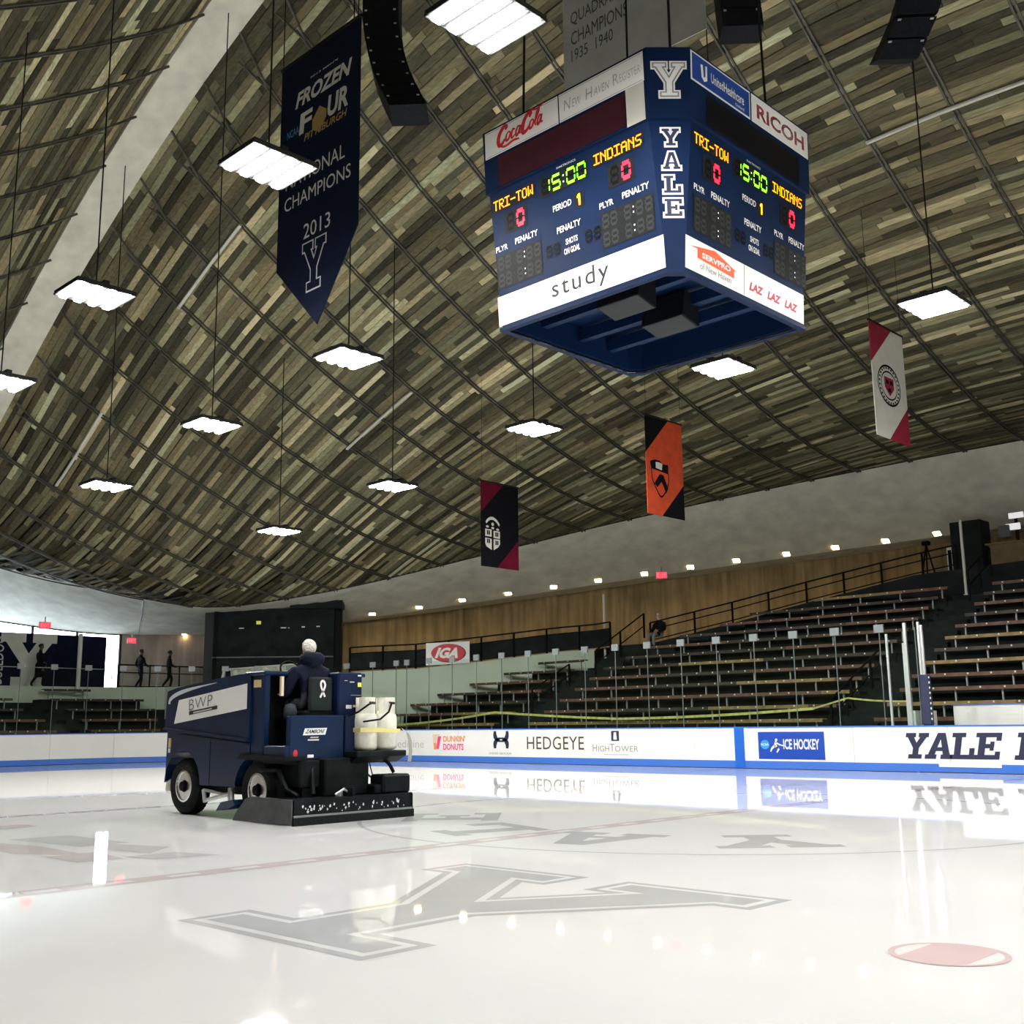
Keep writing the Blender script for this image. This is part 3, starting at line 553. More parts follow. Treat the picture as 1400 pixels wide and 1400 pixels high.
def plank_me(L, M):
    k = (round(L, 2), M.name)
    if k not in _pm: _pm[k] = sharemesh(MB().bbox(.004, L-.004, -.13, .14, -.038, 0, .008).box(.004, L-.004, -.135, -.115, -.095, -.002), 'bench_plank', M)
    return _pm[k]
tans = {('A', 0), ('B', 0), ('B', 1, 2), ('B', 5, 1), ('B', 3, 2), ('B', 11, 0), ('C', 1, 0), ('C', 4, 0), ('C', 6, 0), ('E', 2, 1), ('A', 1, 1), ('B', 2, 3)}
def bench(bay, k, p0, d, L, z, label, legs=1.22):
    t = thing('bleacher_bench', (*p0, z), label, 'bench', 'bleacher benches'); ang = math.atan2(d[1], d[0]); a = 0.; i = 0; cs = math.cos(ang), math.sin(ang)
    while a < L-.2:
        l = min(3.3, L-a); l = L-a if L-a-l < .7 else l
        M = m_b3 if (bay, k) in tans or (bay, k, i) in tans else random.choice((m_b1, m_b1, m_b2) if k < 5 else (m_b2, m_b2, m_b1))
        inst('bench_plank', plank_me(l, M), t, (a*cs[0], a*cs[1], 0), ang); a += l; i += 1
    n = max(2, int(L/legs)+1)
    for j in range(n): q = .25+(L-.5)*j/(n-1); inst('leg', leg_me, t, (q*cs[0], q*cs[1], 0), ang)
    mb = MB(); q = .3
    while q < L-.1:
        o = np.array([q, -.139, -.055]); mb.add([(cs[0]*x-cs[1]*y+p0[0], cs[1]*x+cs[0]*y+p0[1], z_+z) for x, y, z_ in (o, o+[.045, 0, 0], o+[.045, 0, .045], o+[0, 0, .045])], [(0, 1, 2, 3)]); q += .61
    tag(mb.build('seat_plates', m_plate, t), kind='stuff'); return t
for bay, rows, nm in (('A', bayA, 'in the left far stand under the pale parapet'), ('B', bayB, 'in the middle far stand'), ('C', bayC, 'in the right far stand behind the penalty box')):
    for k, xa, xb in rows:
        nth = ORD[k] if not (bay == 'A' and k == 6) else 'topmost'
        bench(bay, k, (xa, YK(k)), (1, 0), xb-xa, ZK(k), 'brown bench, %s row up, %s' % (nth, nm))
# end stand (left)
XE = lambda k: -31.9-.8*k
ZE = lambda k: 1.2+.4*k
endE = [(0, 5.2), (1, 5.1), (2, 4.6), (3, 4.5), (4, 4.1)]; endD = [(0, 6.5, 9.3), (1, 6.5, 9.6), (2, 6.3, 9.9), (3, 6.0, 9.8), (4, 6.0, 7.9)]
mb = MB()
for k in range(5):
    mb.box(XE(k)-.385, XE(k)+.42, -4, endE[k][1]+.1, 0, ZE(k)-.42); mb.box(XE(k)-.385, XE(k)+.42, endD[k][1]-.2, (12.4, 11.9, 11.3, 10.6, 9.9)[k], 0, ZE(k)-.42); mb.box(XE(k)-.385, XE(k)+.42, endE[k][1]+.1, endD[k][1]-.2, 0, ZE(k)-.55)
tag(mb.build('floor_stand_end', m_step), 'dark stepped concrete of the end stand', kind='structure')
for k, y1 in endE: bench('E', k, (XE(k), -3.5), (0, 1), y1+3.5, ZE(k), 'dark wooden bench, %s row, in the end stand under the big Y banner' % ORD[k])
for k, ya, yb in endD: bench('D', k, (XE(k), ya), (0, 1), yb-ya, ZE(k), 'short dark bench, %s row, in the end stand below the two walkers' % ORD[k])
# yellow tape across the front rows
def sag(A, Bp, s, n=8): A, Bp = np.array(A), np.array(Bp); return [tuple(A+(Bp-A)*i/n-np.array([0, 0, s*4*(i/n)*(1-i/n)])) for i in range(n+1)]
def tape(name, pts, label, w=.035):
    mb = MB(); mb.strip([(x, y, z+w) for x, y, z in pts], [(x, y, z-w) for x, y, z in pts]); mb.strip([(x, y+.004, z+w) for x, y, z in pts], [(x, y+.004, z-w) for x, y, z in pts]); return tag(mb.build(name, m_yel), label, 'tape')
tape('barrier_tape', sag((-24.5, 14.3, 1.22), (-18.3, 14.3, 1.62), .08, 10)+sag((-18.3, 14.3, 1.62), (-13, 14.3, 1.34), .02)[1:]+sag((-13, 14.3, 1.34), (-6.3, 14.3, 1.53), .05)[1:], 'yellow barrier tape strung along the front benches of the far stand')
tape('barrier_tape', sag((-6.3, 14.3, 1.53), (-5.3, 14.3, 1.78), 0, 3)+sag((-5.3, 14.3, 1.78), (-3.6, 14.3, 1.66), .03, 5)[1:], 'yellow tape crossing the aisle beside the penalty box', .022)
def rail(name, base, h, label, mids=(.5,), every=2, r=.03, M=m_black):
    t = thing(name, base[0], label, 'railing'); mb = MB(); mb.tube([(x, y, z+h) for x, y, z in base], r, 6); mb.build('top_rail', M, t)
    for q in mids: mb = MB(); mb.tube([(x, y, z+h*q) for x, y, z in base], r*.8, 5); mb.build('mid_rail', M, t)
    for i in list(range(0, len(base), every)): x, y, z = base[i]; mb = MB(); mb.box(x-r, x+r, y-r, y+r, z, z+h); mb.build('post', M, t)
    return t
def arc(t0, t1, n, dr=.12): return [(inner(t)[0]*(1+dr/35), inner(t)[1]+dr*.8, zf(t)) for t in np.linspace(t0, t1, n)]
rail('concourse_railing', arc(-49.8, -32.6, 17), .98, 'black pipe railing on top of the pale parapet beside the red oval banner', (.75, .08))
r1 = [o for o in bpy.data.objects if o.name.startswith('concourse_railing')][0]; q1 = arc(-49.8, -32.6, 17)
for i in range(0, 16, 2):
    A_, B_ = np.array(q1[i]), np.array(q1[i+2]); MB().add([A_+[0, 0, .06], B_+[0, 0, .06], B_+[0, 0, .74], A_+[0, 0, .74]], [(0, 1, 2, 3)]).build('infill_panel', m_booth, r1)
RB = [(-17.4, 22.0), (-15.9, 22.85), (-14.6, 23.5), (-13.3, 24.0), (-12.0, 24.55), (-10.7, 25.0), (-9.4, 25.4), (-8.05, 25.85), (-6.9, 26.1)]
ZR = [4.05, 4.42, 4.72, 5.02, 5.33, 5.6, 5.86, 6.12, 6.3]
rail('concourse_railing', [(x, y, z) for (x, y), z in zip(RB, ZR)], .98, 'long black sloping railing climbing above the top rows of the middle stand', (.72, .3), 1)
rail('end_railing', [(-35.7, y, 2.92) for y in np.linspace(9.4, 13.6, 7)], .95, 'black railing in front of the two walkers on the end concourse', (.66, .06), 2)
rail('end_railing', [(-35.9, y, 2.92) for y in np.linspace(3.0, 9.2, 6)], .75, 'thin grey railing across the front of the big Y banner', (), 5, .015, m_alu)
rail('aisle_handrail', [(-17.7, 19.0+.5*i, 2.9+.26*i) for i in range(7)], .95, 'black handrail on the aisle steps left of the middle stand', (.5,), 3)
rail('aisle_handrail', [(-18.3, 16.2+.5*i, 1.6+.24*i) for i in range(5)], .8, 'black handrail at the right end of the left stand', (.5,), 2)
rail('aisle_handrail', [(-5.95, 14.6+.6*i, .9+.29*i) for i in range(6)], .85, 'black handrail at the foot of the aisle behind the penalty box glass', (.5,), 2)
rail('aisle_handrail', [(-5.2, 22.6+.5*i, 4.9+.24*i) for i in range(5)], .95, 'black handrail at the top of the right aisle', (.5,), 2)
def pole(loc, z1, label, r=.05):
    t = thing('steel_pole', loc, label, 'pole'); mb = MB(); mb.tube([loc, (loc[0], loc[1], z1)], r, 8); mb.build('shaft', m_pole, t); mb = MB(); mb.lathe([(r*2, 0), (r*2, .04), (r*1.2, .05)], loc, n=8); mb.build('base_collar', m_pole, t); return t
pole((-18.87, 21.0, 3.35), 6.2, 'slim white pole rising beside the concourse stairs'); pole((-5.76, 23.8, 5.2), 7.73, 'white pole at the head of the right aisle'); pole((-35.35, 7.52, 2.6), 5.05, 'white column standing right of the big Y banner', .09)
# soffit downlights
def on_soffit(px, py):   # place on the soffit surface by marching the view ray
    d = fw*FPX+rt*(px-700)+up*(700-py); d /= np.linalg.norm(d); o = np.array(CAM); best = None
    for t in np.linspace(25, 60, 1400):
        p = o+d*t; r = math.hypot(p[0], p[1]+8); k = int(np.argmin((E1d[:, 0]-p[0])**2+(E1d[:, 1]-p[1])**2)); k2 = int(np.argmin((E2d[:, 0]-p[0])**2+(E2d[:, 1]-p[1])**2))
        A, C = E1d[k], E2d[k2]; q = np.array(C-A); s = ((p-A)[:2]@q[:2])/(q[:2]@q[:2])
        if 0 <= s <= 1.05:
            z = A[2]+s*q[2]
            if p[2] >= z: return p, q/np.linalg.norm(q)
    return None, None
ja, jb = on_soffit(196, 822)[0], on_soffit(190, 865)[0]
if ja is not None and jb is not None: MB().tube([ja-[0, 0, .01], jb-[0, 0, .01]], .022, 4).build('joint', m_dark, soffit)
DL = [(509, 839), (573, 830), (632, 820), (695, 811), (757, 802), (818, 793), (881, 784), (944, 775), (1007, 766), (1075, 757), (1142, 748), (1211, 739), (1281, 729)]
nth = ['nearest the black corner booth', 'second from the black corner booth', 'third from the black corner booth', 'fourth from the black corner booth', 'first one left of the slim white pole', 'first one right of the slim white pole', 'left of the red exit sign', 'right of the red exit sign', 'fifth from the right end of the row', 'fourth from the right end of the row', 'third from the right end of the row', 'second from the right end of the row', 'last on the right end of the row']
DLL = list(zip(DL, ['small warm recessed downlight in the far soffit, '+s for s in nth]))+[((43, 833), 'small pale downlight in the end soffit above the exit sign'), ((91, 846), 'small pale downlight in the end soffit right of the exit sign'), ((252, 867), 'narrow downlight above the right-hand walker')]
for (px, py), lab in DLL:
    p, q = on_soffit(px, py)
    if p is None: print('no soffit hit', px, py); continue
    sd_ = np.cross(q, [0, 0, 1]); sd_ /= np.linalg.norm(sd_); n = np.cross(sd_, q); n = -n if n[2] > 0 else n
    k = .125 if px > 400 else .085; t = thing('recessed_downlight', tuple(p), lab, 'light', 'soffit downlights')
    mb = MB(); mb.obox(p-sd_*(k+.05)-q*(k+.05)+n*.0, sd_*2*(k+.05), q*2*(k+.05), n*.02); mb.build('trim', m_downt, t)
    mb = MB(); mb.obox(p-sd_*k-q*k+n*.021, sd_*2*k, q*2*k, n*.012); mb.build('lens', m_down, t)
# exit signs
def exit_sign(c, u, label, s=1.):
    c, u = np.array(c), np.array(u)/np.linalg.norm(u); n = np.cross(u, [0, 0, 1]); n = n if n@(np.array(CAM)-c) > 0 else -n
    t = thing('exit_sign', tuple(c), label, 'exit sign'); F = Face(c, u, (0, 0, 1), n); F.rect(-.21*s, -.13*s, .21*s, .13*s, m_exitb, t, 'case', 0, .06); F.rect(-.185*s, -.105*s, .185*s, .105*s, m_exit, t, 'glowing_face', .004); F.text('EXIT', (-.15*s, -.07*s, .15*s, .07*s), m_wsign, t, 'lettering', .02, lift=.008)
    mb = MB(); mb.box(c[0]-.02, c[0]+.02, c[1]-.02, c[1]+.02, c[2]+.13*s, c[2]+.32*s); mb.build('bracket', m_exitb, t)
exit_sign((-17.5, 23.0, 7.0), (.8, .6, 0), 'glowing red exit sign hanging from the far soffit above the seated spectator', 1.1)
exit_sign((-36.6, 6.55, 5.42), (.1, 1, 0), 'glowing red exit sign above the big Y banner', 1.1); exit_sign((-37.2, 10.68, 5.02), (.1, 1, 0), 'small red exit sign above the left-hand walker', .95)
# black corner booth
bt = thing('corner_booth', (-29.6, 13.0, 3.0), 'black walled booth filling the corner under the low roof edge', 'booth')
a, b = np.array(ci(-58.2, 37.0)), np.array(ci(-50.9, 36.3)); d = (b-a); L = np.linalg.norm(d); d /= L; n = np.array([d[1], -d[0]]); n = n if n@(np.array(CAM[:2])-a) > 0 else -n
F = Face((*a, -.07), (*d, 0), (0, 0, 1.055), (*n, 0))
F.rect(0, 2.85, L, 5.75, m_booth, bt, 'front_panel', .1, .8); F.rect(-.55, 2.85, -.12, 5.6, mat('booth_grey', (.045, .05, .05), .8, spec=.1), bt, 'side_panel', .05, .4); F.rect(-.16, 2.85, .0, 5.7, m_black, bt, 'corner_post', .16, .3)
F.rect(L*.62, 5.72, L+.35, 6.45, mat('booth_box', (.012, .016, .016), .7, spec=.1), bt, 'upper_box', .3, .8); F.rect(L*.30, 5.9, L*.62, 6.4, m_booth, bt, 'upper_box', .25, .6); F.rect(-.2, 3.85, L, 3.90, m_grey, bt, 'ledge', .16, .1); F.rect(L, 3.1, L+.30, 5.9, m_black, bt, 'return_panel', -.1, .3)
for u, z, w_, h in ((.9, 5.98, .08, .05), (2.6, 6.05, .09, .09), (.85, 4.98, .2, .03), (2.55, 4.98, .22, .04), (2.85, 4.98, .05, .03), (3.4, 5.0, .13, .05), (4.0, 5.02, .14, .04)): F.rect(u, z, u+w_, z+h, m_wsign, bt, 'glint_patch', .13, .03)  # white patches stand in for small lights and glints on the booth
F.rect(1.55, 5.14, 1.74, 5.27, m_yelsign, bt, 'yellow_notice', .12)
# white pipe frame with netting stored on the parapet in front of the booth
gn = thing('stored_goal_frame', (*ci(-56, 36.0), 3.0), 'white pipe goal frame with pale netting stored in front of the black booth', 'goal frame')
A0, A1 = np.array([*ci(-57.9, 36.75), 2.98]), np.array([*ci(-53.2, 35.45), 3.12]); dv = A1-A0; h_ = np.array([0, 0, .52])
MB().tube([A0, A0+h_+dv*.03, A0+h_*1.02+dv*.12], .06, 6).build('frame_pipe', m_pole, gn); MB().tube([A0+dv*.15, A0+dv*.12+h_*1.02, A1+h_*1.05], .05, 6).build('frame_pipe', m_pole, gn); MB().tube([A1, A1+h_*1.05], .05, 6).build('frame_pipe', m_pole, gn)
MB().add([A0+dv*.14+h_*.45, A1+h_*.35, A1+h_*1.0, A0+dv*.13+h_*.98], [(0, 1, 2, 3)]).build('netting', mat('net_pale', (.55, .55, .46), .9, noise=.5, scale=6), gn)
# big Y banner
yb = thing('lobby_banner', (-37.4, 5, 2.92), 'dark navy banner wall with a huge pale Y and vertical BULLDOG lettering', 'banner')
FY = Face((-37.4, 0, 0), (0, 1, 0), (0, 0, 1), (1, 0, 0)); FY.rect(2.0, 2.94, 9.62, 5.14, m_navyc, yb, 'cloth', 0, .06)
FY.poly([SLAB['Y'][0]], m_fwht, yb, 'letter', .006, (5.15, 2.98, 7.45, 5.12)); FY.text('BULLDOG', (4.85, 3.05, 5.30, 4.95), m_ltxt, yb, 'lettering', .0, lift=.008, rot=True)
# oval banner on the parapet railing
a, b = np.array([-24.55, 16.72]), np.array([-23.3, 17.92]); d = (b-a); L = np.linalg.norm(d); d /= L; n = np.array([d[1], -d[0]]); n = n if n@(np.array(CAM[:2])-a) > 0 else -n; a = a+n*.12
ib = thing('oval_logo_banner', (*a, 3.5), 'white banner with a red oval logo tied to the concourse railing', 'banner'); FI = Face((*a, 3.52), (*d, 0), (0, 0, 1), (*n, 0))
FI.poly([[(0, .02), (L, .10), (L, .96), (0, .90)]], m_wsign, ib, 'cloth', 0); FI.poly([ell(L*.52, .50, L*.40, .37)], m_ink, ib, 'oval_shadow', .006); FI.poly([ell(L*.51, .51, L*.385, .355)], m_red, ib, 'oval', .010); FI.text('IGA', (L*.2, .30, L*.82, .72), m_wsign, ib, 'lettering', .05, .18, .016)
# press position at the right top
pr_ = thing('press_counter', (-5.4, 27.0, 6.2), 'tan press counter in the dark gap at the head of the right aisle', 'counter'); B('front_panel', m_press, pr_, -6.2, 0, 27.3, 27.4, 6.0, 7.3); B('worktop', m_press, pr_, -6.3, 0, 27.2, 27.7, 7.3, 7.36)
pi_ = thing('concrete_pier', (-7, 27.6, 6.2), 'grey concrete pier at the end of the row of downlights', 'pier'); B('shaft', m_step, pi_, -7.55, -6.45, 27.3, 28.2, 6.0, 8.3); B('door_panel', m_wsign, pi_, -7.75, -7.56, 27.32, 27.9, 6.2, 7.4); B('door_window', m_black, pi_, -7.70, -7.58, 27.30, 27.34, 6.5, 7.3)
mo = thing('monitor_cluster', (-5.1, 27.3, 7.36), 'white monitors and camera on the press counter', 'monitor')
B('screen', m_monitor, mo, -5.55, -5.05, 27.25, 27.32, 7.75, 7.98, bev=.01); B('screen', m_monitor, mo, -5.4, -4.9, 27.22, 27.3, 8.15, 8.35, bev=.01); B('camera_body', m_grey, mo, -5.8, -5.4, 27.2, 27.5, 7.5, 7.95, bev=.03); B('stand', m_black, mo, -5.25, -5.15, 27.32, 27.4, 7.36, 8.3)
def tripod(loc, h, label):
    t = thing('camera_tripod', loc, label, 'tripod')
    for a in (0, 2.1, 4.2): mb = MB(); mb.tube([(loc[0]+.3*math.cos(a), loc[1]+.3*math.sin(a), loc[2]), (loc[0], loc[1], loc[2]+h)], .03, 5); mb.build('leg', m_black, t)
    mb = MB(); mb.bbox(loc[0]-.13, loc[0]+.13, loc[1]-.13, loc[1]+.13, loc[2]+h-.02, loc[2]+h+.14, .03); mb.build('head', m_black, t)
tripod((-8.1, 26.4, 6.15), 1.3, 'black camera tripod standing behind the top railing')
# ================================================================== HANGING SCOREBOARD
cx, cy = -.35, -.3; sb, zb, cb = 1.54, 6.83, .16; sm, zm, cm = 1.66, 8.84, .39; st, zt, ct = 1.73, 9.89, .41
sco = thing('scoreboard', (cx, cy, zb), 'four-sided navy hockey scoreboard hanging over centre ice', 'scoreboard')
def octa(s, c, z): return [(cx-s, cy-s, z), (cx+s-c, cy-s, z), (cx+s, cy-s+c, z), (cx+s, cy+s, z), (cx-s+c, cy+s, z), (cx-s, cy+s-c, z)]
mb = MB(); lv = [octa(sb, cb, zb), octa(sm, cm, zm+.05), octa(st-.03, cm, zm+.06), octa(st, ct, zt)]
V = sum(lv, []); n = 6; mb.add(V, [(i*n+k, i*n+(k+1) % n, (i+1)*n+(k+1) % n, (i+1)*n+k) for i in (0, 1, 2) for k in range(n)]+[tuple(3*n+k for k in range(n))]); mb.build('cabinet', m_navyp, sco)
# hollow underside: lip, recessed soffit, cross beams
mb = MB(); A = octa(sb+.01, cb, zb-.0); I_ = octa(sb-.09, cb, zb-.0); I2 = octa(sb-.09, cb, zb+.42); mb.add(A+I_+I2, [(k, (k+1) % 6, 6+(k+1) % 6, 6+k) for k in range(6)]+[(6+k, 6+(k+1) % 6, 12+(k+1) % 6, 12+k) for k in range(6)]+[tuple(range(12, 18))]); mb.build('underside', m_navyp, sco)
mb = MB(); A = octa(sb+.03, cb, zb-.05); C = octa(sb+.03, cb, zb); D = octa(sb-.06, cb, zb-.05); mb.add(A+C+D, [(k, (k+1) % 6, 6+(k+1) % 6, 6+k) for k in range(6)]+[(k, (k+1) % 6, 12+(k+1) % 6, 12+k) for k in range(6)]); mb.build('bottom_lip', m_navyp, sco)
for y in (-.75, .1, .8): B('cross_beam', m_navyp, sco, cx-sb+.1, cx+sb-.1, cy+y-.06, cy+y+.06, zb+.18, zb+.36)
for px, py in ((856, 415), (916, 441)):
    q = gnd(px, py, zb+.0); mb = MB(); prof = [(-.2, -.02), (.2, -.10), (.2, .30), (-.12, .36)]
    mb.prism(prof, lambda a, b: (q[0]-.36, q[1]+a, zb+b), lambda a, b: (q[0]+.36, q[1]+a, zb+b)); s_ = mb.build('under_speaker', m_spk, sco)
    mb = MB(); mb.add([(q[0]-.34, q[1]-.19, zb-.03), (q[0]+.34, q[1]-.19, zb-.03), (q[0]+.34, q[1]+.19, zb-.108), (q[0]-.34, q[1]+.19, zb-.108)], [(0, 1, 2, 3)]); mb.build('grille', mat('grille_grey', (.035, .037, .04), .6, spec=.1), s_)
def mkface(side, lo=True):
    s0, z0, s1, z1 = (sb, zb, sm, zm) if lo else (st-.0335, zm, st-.0015, zt-.05)
    if side == 'L': O, U, V_ = (cx, cy-s0, z0), (1, 0, 0), (0, -(s1-s0), z1-z0)
    else: O, U, V_ = (cx+s0, cy, z0), (0, 1, 0), (s1-s0, 0, z1-z0)
    N = np.cross(U, V_); N = N/np.linalg.norm(N); return Face(O, U, V_, N)
for side, du in (('L', 0.), ('R', .37)):
    F = mkface(side); e0, e1 = (-1, -1) if 0 else (0, 0)
    lo_, hi_ = (-1.60, 1.30) if side == 'L' else (-1.30, 1.62)
    P_ = lambda nm, polys, M, l=.012: tag(F.poly([[(a+du, b) for a, b in Q] for Q in polys], M, sco, nm, l), kind='stuff' if nm in ('unlit_digit', 'led_name', 'led_colon') else None)
    R_ = lambda nm, a0, b0, a1, b1, M, l=.006: F.rect(a0+du, b0, a1+du, b1, M, sco, nm, l)
    T = lambda body, a0, b0, a1, b1, M=m_wsign, bold=.02: F.text(body, (a0+du, b0, a1+du, b1), M, sco, 'lettering', bold, lift=.010)
    R_('name_display', -1.61, .872, -.77, .972, m_ledk); R_('name_display', .31, .872, 1.17, .972, m_ledk)
    P_('led_name', dots('TRI-TOW', (-1.58, .885, -.79, .96)), m_la); P_('led_name', dots('INDIANS', (.335, .885, 1.145, .96)), m_la)
    R_('clock_display', -.66, .828, .215, .968, m_ledk)
    P_('unlit_digit', seg7('8', (-.63, .84, -.47, .955))+seg7('8', (-.43, .84, -.27, .955))+seg7('8', (-.16, .84, .0, .955))+seg7('8', (.03, .84, .19, .955)), m_segd, .009)
    [P_('led_clock_digit', seg7(c_, (a_, .84, a_+.16, .955), .12), m_lg) for c_, a_ in (('1', -.63), ('5', -.43), ('0', -.16), ('0', .03))]
    P_('led_colon', [R4(-.228, .87, -.205, .882), R4(-.228, .915, -.205, .927)], m_lw)
    for x0 in (-1.375, .55):
        R_('score_display', x0, .68, x0+.435, .842, m_ledk); P_('unlit_digit', seg7('8', (x0+.05, .697, x0+.19, .825))+seg7('8', (x0+.24, .697, x0+.39, .825)), m_segd, .009); P_('led_score', seg7('0', (x0+.24, .697, x0+.39, .825), .19), m_lr)
    T('PERIOD', -.44, .688, -.10, .734); R_('period_display', -.05, .645, .12, .755, m_ledk); P_('led_period', [R4(.03, .662, .062, .742), [(.03, .742), (.03, .722), (.005, .715), (.005, .728)]], m_ly)
    T('PENALTY', -.39, .522, .04, .568); T('SHOTS', -.245, .421, -.03, .463); T('ON GOAL', -.285, .354, .0, .397)
    T('DAKTRONICS', -.33, .985, .02, 1.0, m_wsign, .01)
    for a in (-.62, .10): P_('unlit_digit', seg7('8', (a, .375, a+.12, .465))+seg7('8', (a+.15, .375, a+.27, .465)), m_segd, .007)
    for x0 in (-1.58, .38):
        T('PLYR', x0, .568, x0+.24, .61); T('PENALTY', x0+.39, .575, x0+.83, .62)
        for b0 in (.425, .30):
            R_('penalty_display', x0, b0-.012, x0+.88, b0+.113, m_ledk)
            P_('unlit_digit', sum([seg7('8', (x0+a, b0, x0+a+.115, b0+.098)) for a in (.03, .17, .40, .595, .745)], []), m_seg0, .009); P_('led_colon', [R4(x0+.548, b0+.03, x0+.566, b0+.04), R4(x0+.548, b0+.066, x0+.566, b0+.076)], m_lw)
    F.rect(lo_ if side == 'L' else -1.38, .018, hi_+.07 if side == 'L' else 1.56, .236, m_wsign, sco, 'bottom_sign', .006)
    if side == 'L':
        F.text('study', (-.55, .048, .46, .212), m_ink, sco, 'lettering', .001, .0, .010, 1.18); F.text('THE', (-.72, .06, -.64, .15), m_fink, sco, 'lettering', rot=True, lift=.01); F.text('AT YALE', (-.15, .05, .22, .07), m_fink, sco, 'lettering', lift=.01, spacing=1.4)
        F.poly(ring(0, 0, 1, 1, .1, 4) and [R4(-1.58, .205, 1.34, .209), R4(-1.58, .03, 1.34, .033)], m_gink, sco, 'sign_border', .009)
    else:
        F.poly([[(-1.28, .178), (-.72, .222), (-.20, .152), (-.27, .152), (-.27, .10), (-1.12, .118), (-1.12, .178)]], m_serv, sco, 'house_print', .010)
        F.text('SERVPRO', (-1.02, .13, -.36, .168), m_wsign, sco, 'lettering', .03, lift=.014); F.text('of New Haven', (-1.06, .055, -.34, .098), m_gink, sco, 'lettering', .0, lift=.010); F.poly([R4(-.03, .02, -.015, .234)], m_gink, sco, 'sign_border', .009)
        for a in (.10, .56, 1.02): F.text('LAZ', (a, .075, a+.36, .135), m_ricoh, sco, 'lettering', .05, .12, .010)
    F = mkface(side, False)
    R2 = lambda nm, a0, b0, a1, b1, M, l=.006: F.rect(a0, b0, a1, b1, M, sco, nm, l)
    if side == 'L':
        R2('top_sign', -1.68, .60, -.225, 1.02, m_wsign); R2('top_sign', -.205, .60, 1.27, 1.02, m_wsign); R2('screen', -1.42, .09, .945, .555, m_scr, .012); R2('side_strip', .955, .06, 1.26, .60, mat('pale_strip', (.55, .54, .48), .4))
        F.poly([R4(-1.66, .615, -.24, .622), R4(-.19, .615, 1.25, .622), R4(-1.66, .995, -.24, 1.002), R4(-.19, .995, 1.25, 1.002)], m_gink, sco, 'sign_border', .009)
        F.text('N', (-.12, .74, .01, .90), m_gink, sco, 'lettering', 0, .15); F.text('EW', (.03, .74, .20, .86), m_gink, sco, 'lettering', 0, .1); F.text('H', (.28, .74, .40, .90), m_gink, sco, 'lettering', 0, .1); F.text('AVEN', (.42, .74, .70, .86), m_gink, sco, 'lettering', 0, .06); F.text('R', (.76, .74, .86, .90), m_gink, sco, 'lettering'); F.text('EGISTER', (.87, .74, 1.22, .86), m_gink, sco, 'lettering')
        # flowing red script
        S = []
        def sc(pts, w=.055): S.extend(stroke(smooth2([(-1.45+a*.88+b*.06, .70+b*.29) for a, b in pts], 6), [w*(.55+.45*math.sin(pi*min(1, max(0, i/(6*(len(pts)-1)))))) for i in range(6*(len(pts)-1)+1)]))
        sc([(.17, .78), (.20, .92), (.13, .98), (.05, .72), (.03, .35), (.07, .08), (.14, .12), (.19, .30)], .07)
        sc([(.265, .60), (.215, .45), (.225, .18), (.28, .20), (.305, .45), (.265, .60)], .04); sc([(.405, .55), (.36, .60), (.335, .38), (.36, .16), (.42, .26)], .04); sc([(.525, .58), (.47, .60), (.44, .36), (.465, .16), (.51, .30), (.53, .60), (.53, .24), (.565, .22)], .04)
        sc([(.72, .78), (.75, .95), (.68, 1.0), (.61, .75), (.59, .38), (.62, .12), (.69, .16), (.74, .32)], .07)
        sc([(.795, .60), (.75, .45), (.76, .18), (.81, .20), (.835, .45), (.795, .60)], .04); sc([(.87, .35), (.925, .8), (.92, 1.02), (.885, .85), (.87, .38), (.90, .18)], .04); sc([(1.0, .58), (.955, .60), (.925, .36), (.945, .16), (.985, .30), (1.005, .60), (1.005, .24), (1.05, .24)], .04); sc([(.64, 1.02), (.76, 1.10), (.86, 1.02), (1.02, 1.12)], .03); sc([(.08, .04), (.22, -.10), (.40, .0), (.54, -.06)], .04)
        S.append(R4(-1.43+.555*.94, .70+.42*.29, -1.43+.60*.94, .70+.50*.29)); F.poly(S, m_red, sco, 'script_lettering', .010)
    else:
        R2('top_sign', -1.32, .60, .105, 1.02, m_wsign); R2('top_sign_field', -1.29, .625, .08, .995, m_uhc, .010); R2('top_sign', .14, .60, 1.69, 1.02, m_wsign); R2('screen', -.98, .09, 1.40, .52, m_scrk, .012)
        F.text('UnitedHealthcare', (-.86, .74, -.06, .88), m_wsign, sco, 'lettering', .01, lift=.013); F.text('Oxford', (-.28, .655, -.06, .70), m_wsign, sco, 'lettering', .01, lift=.013); F.poly([[(-1.10, .90), (-1.08, .73), (-1.02, .68), (-.95, .72), (-.95, .93), (-.99, .92), (-.99, .76), (-1.03, .74), (-1.05, .91)]], m_wsign, sco, 'shield_print', .013); F.text('RICOH', (.28, .70, 1.58, .92), m_ricoh, sco, 'lettering', .03)
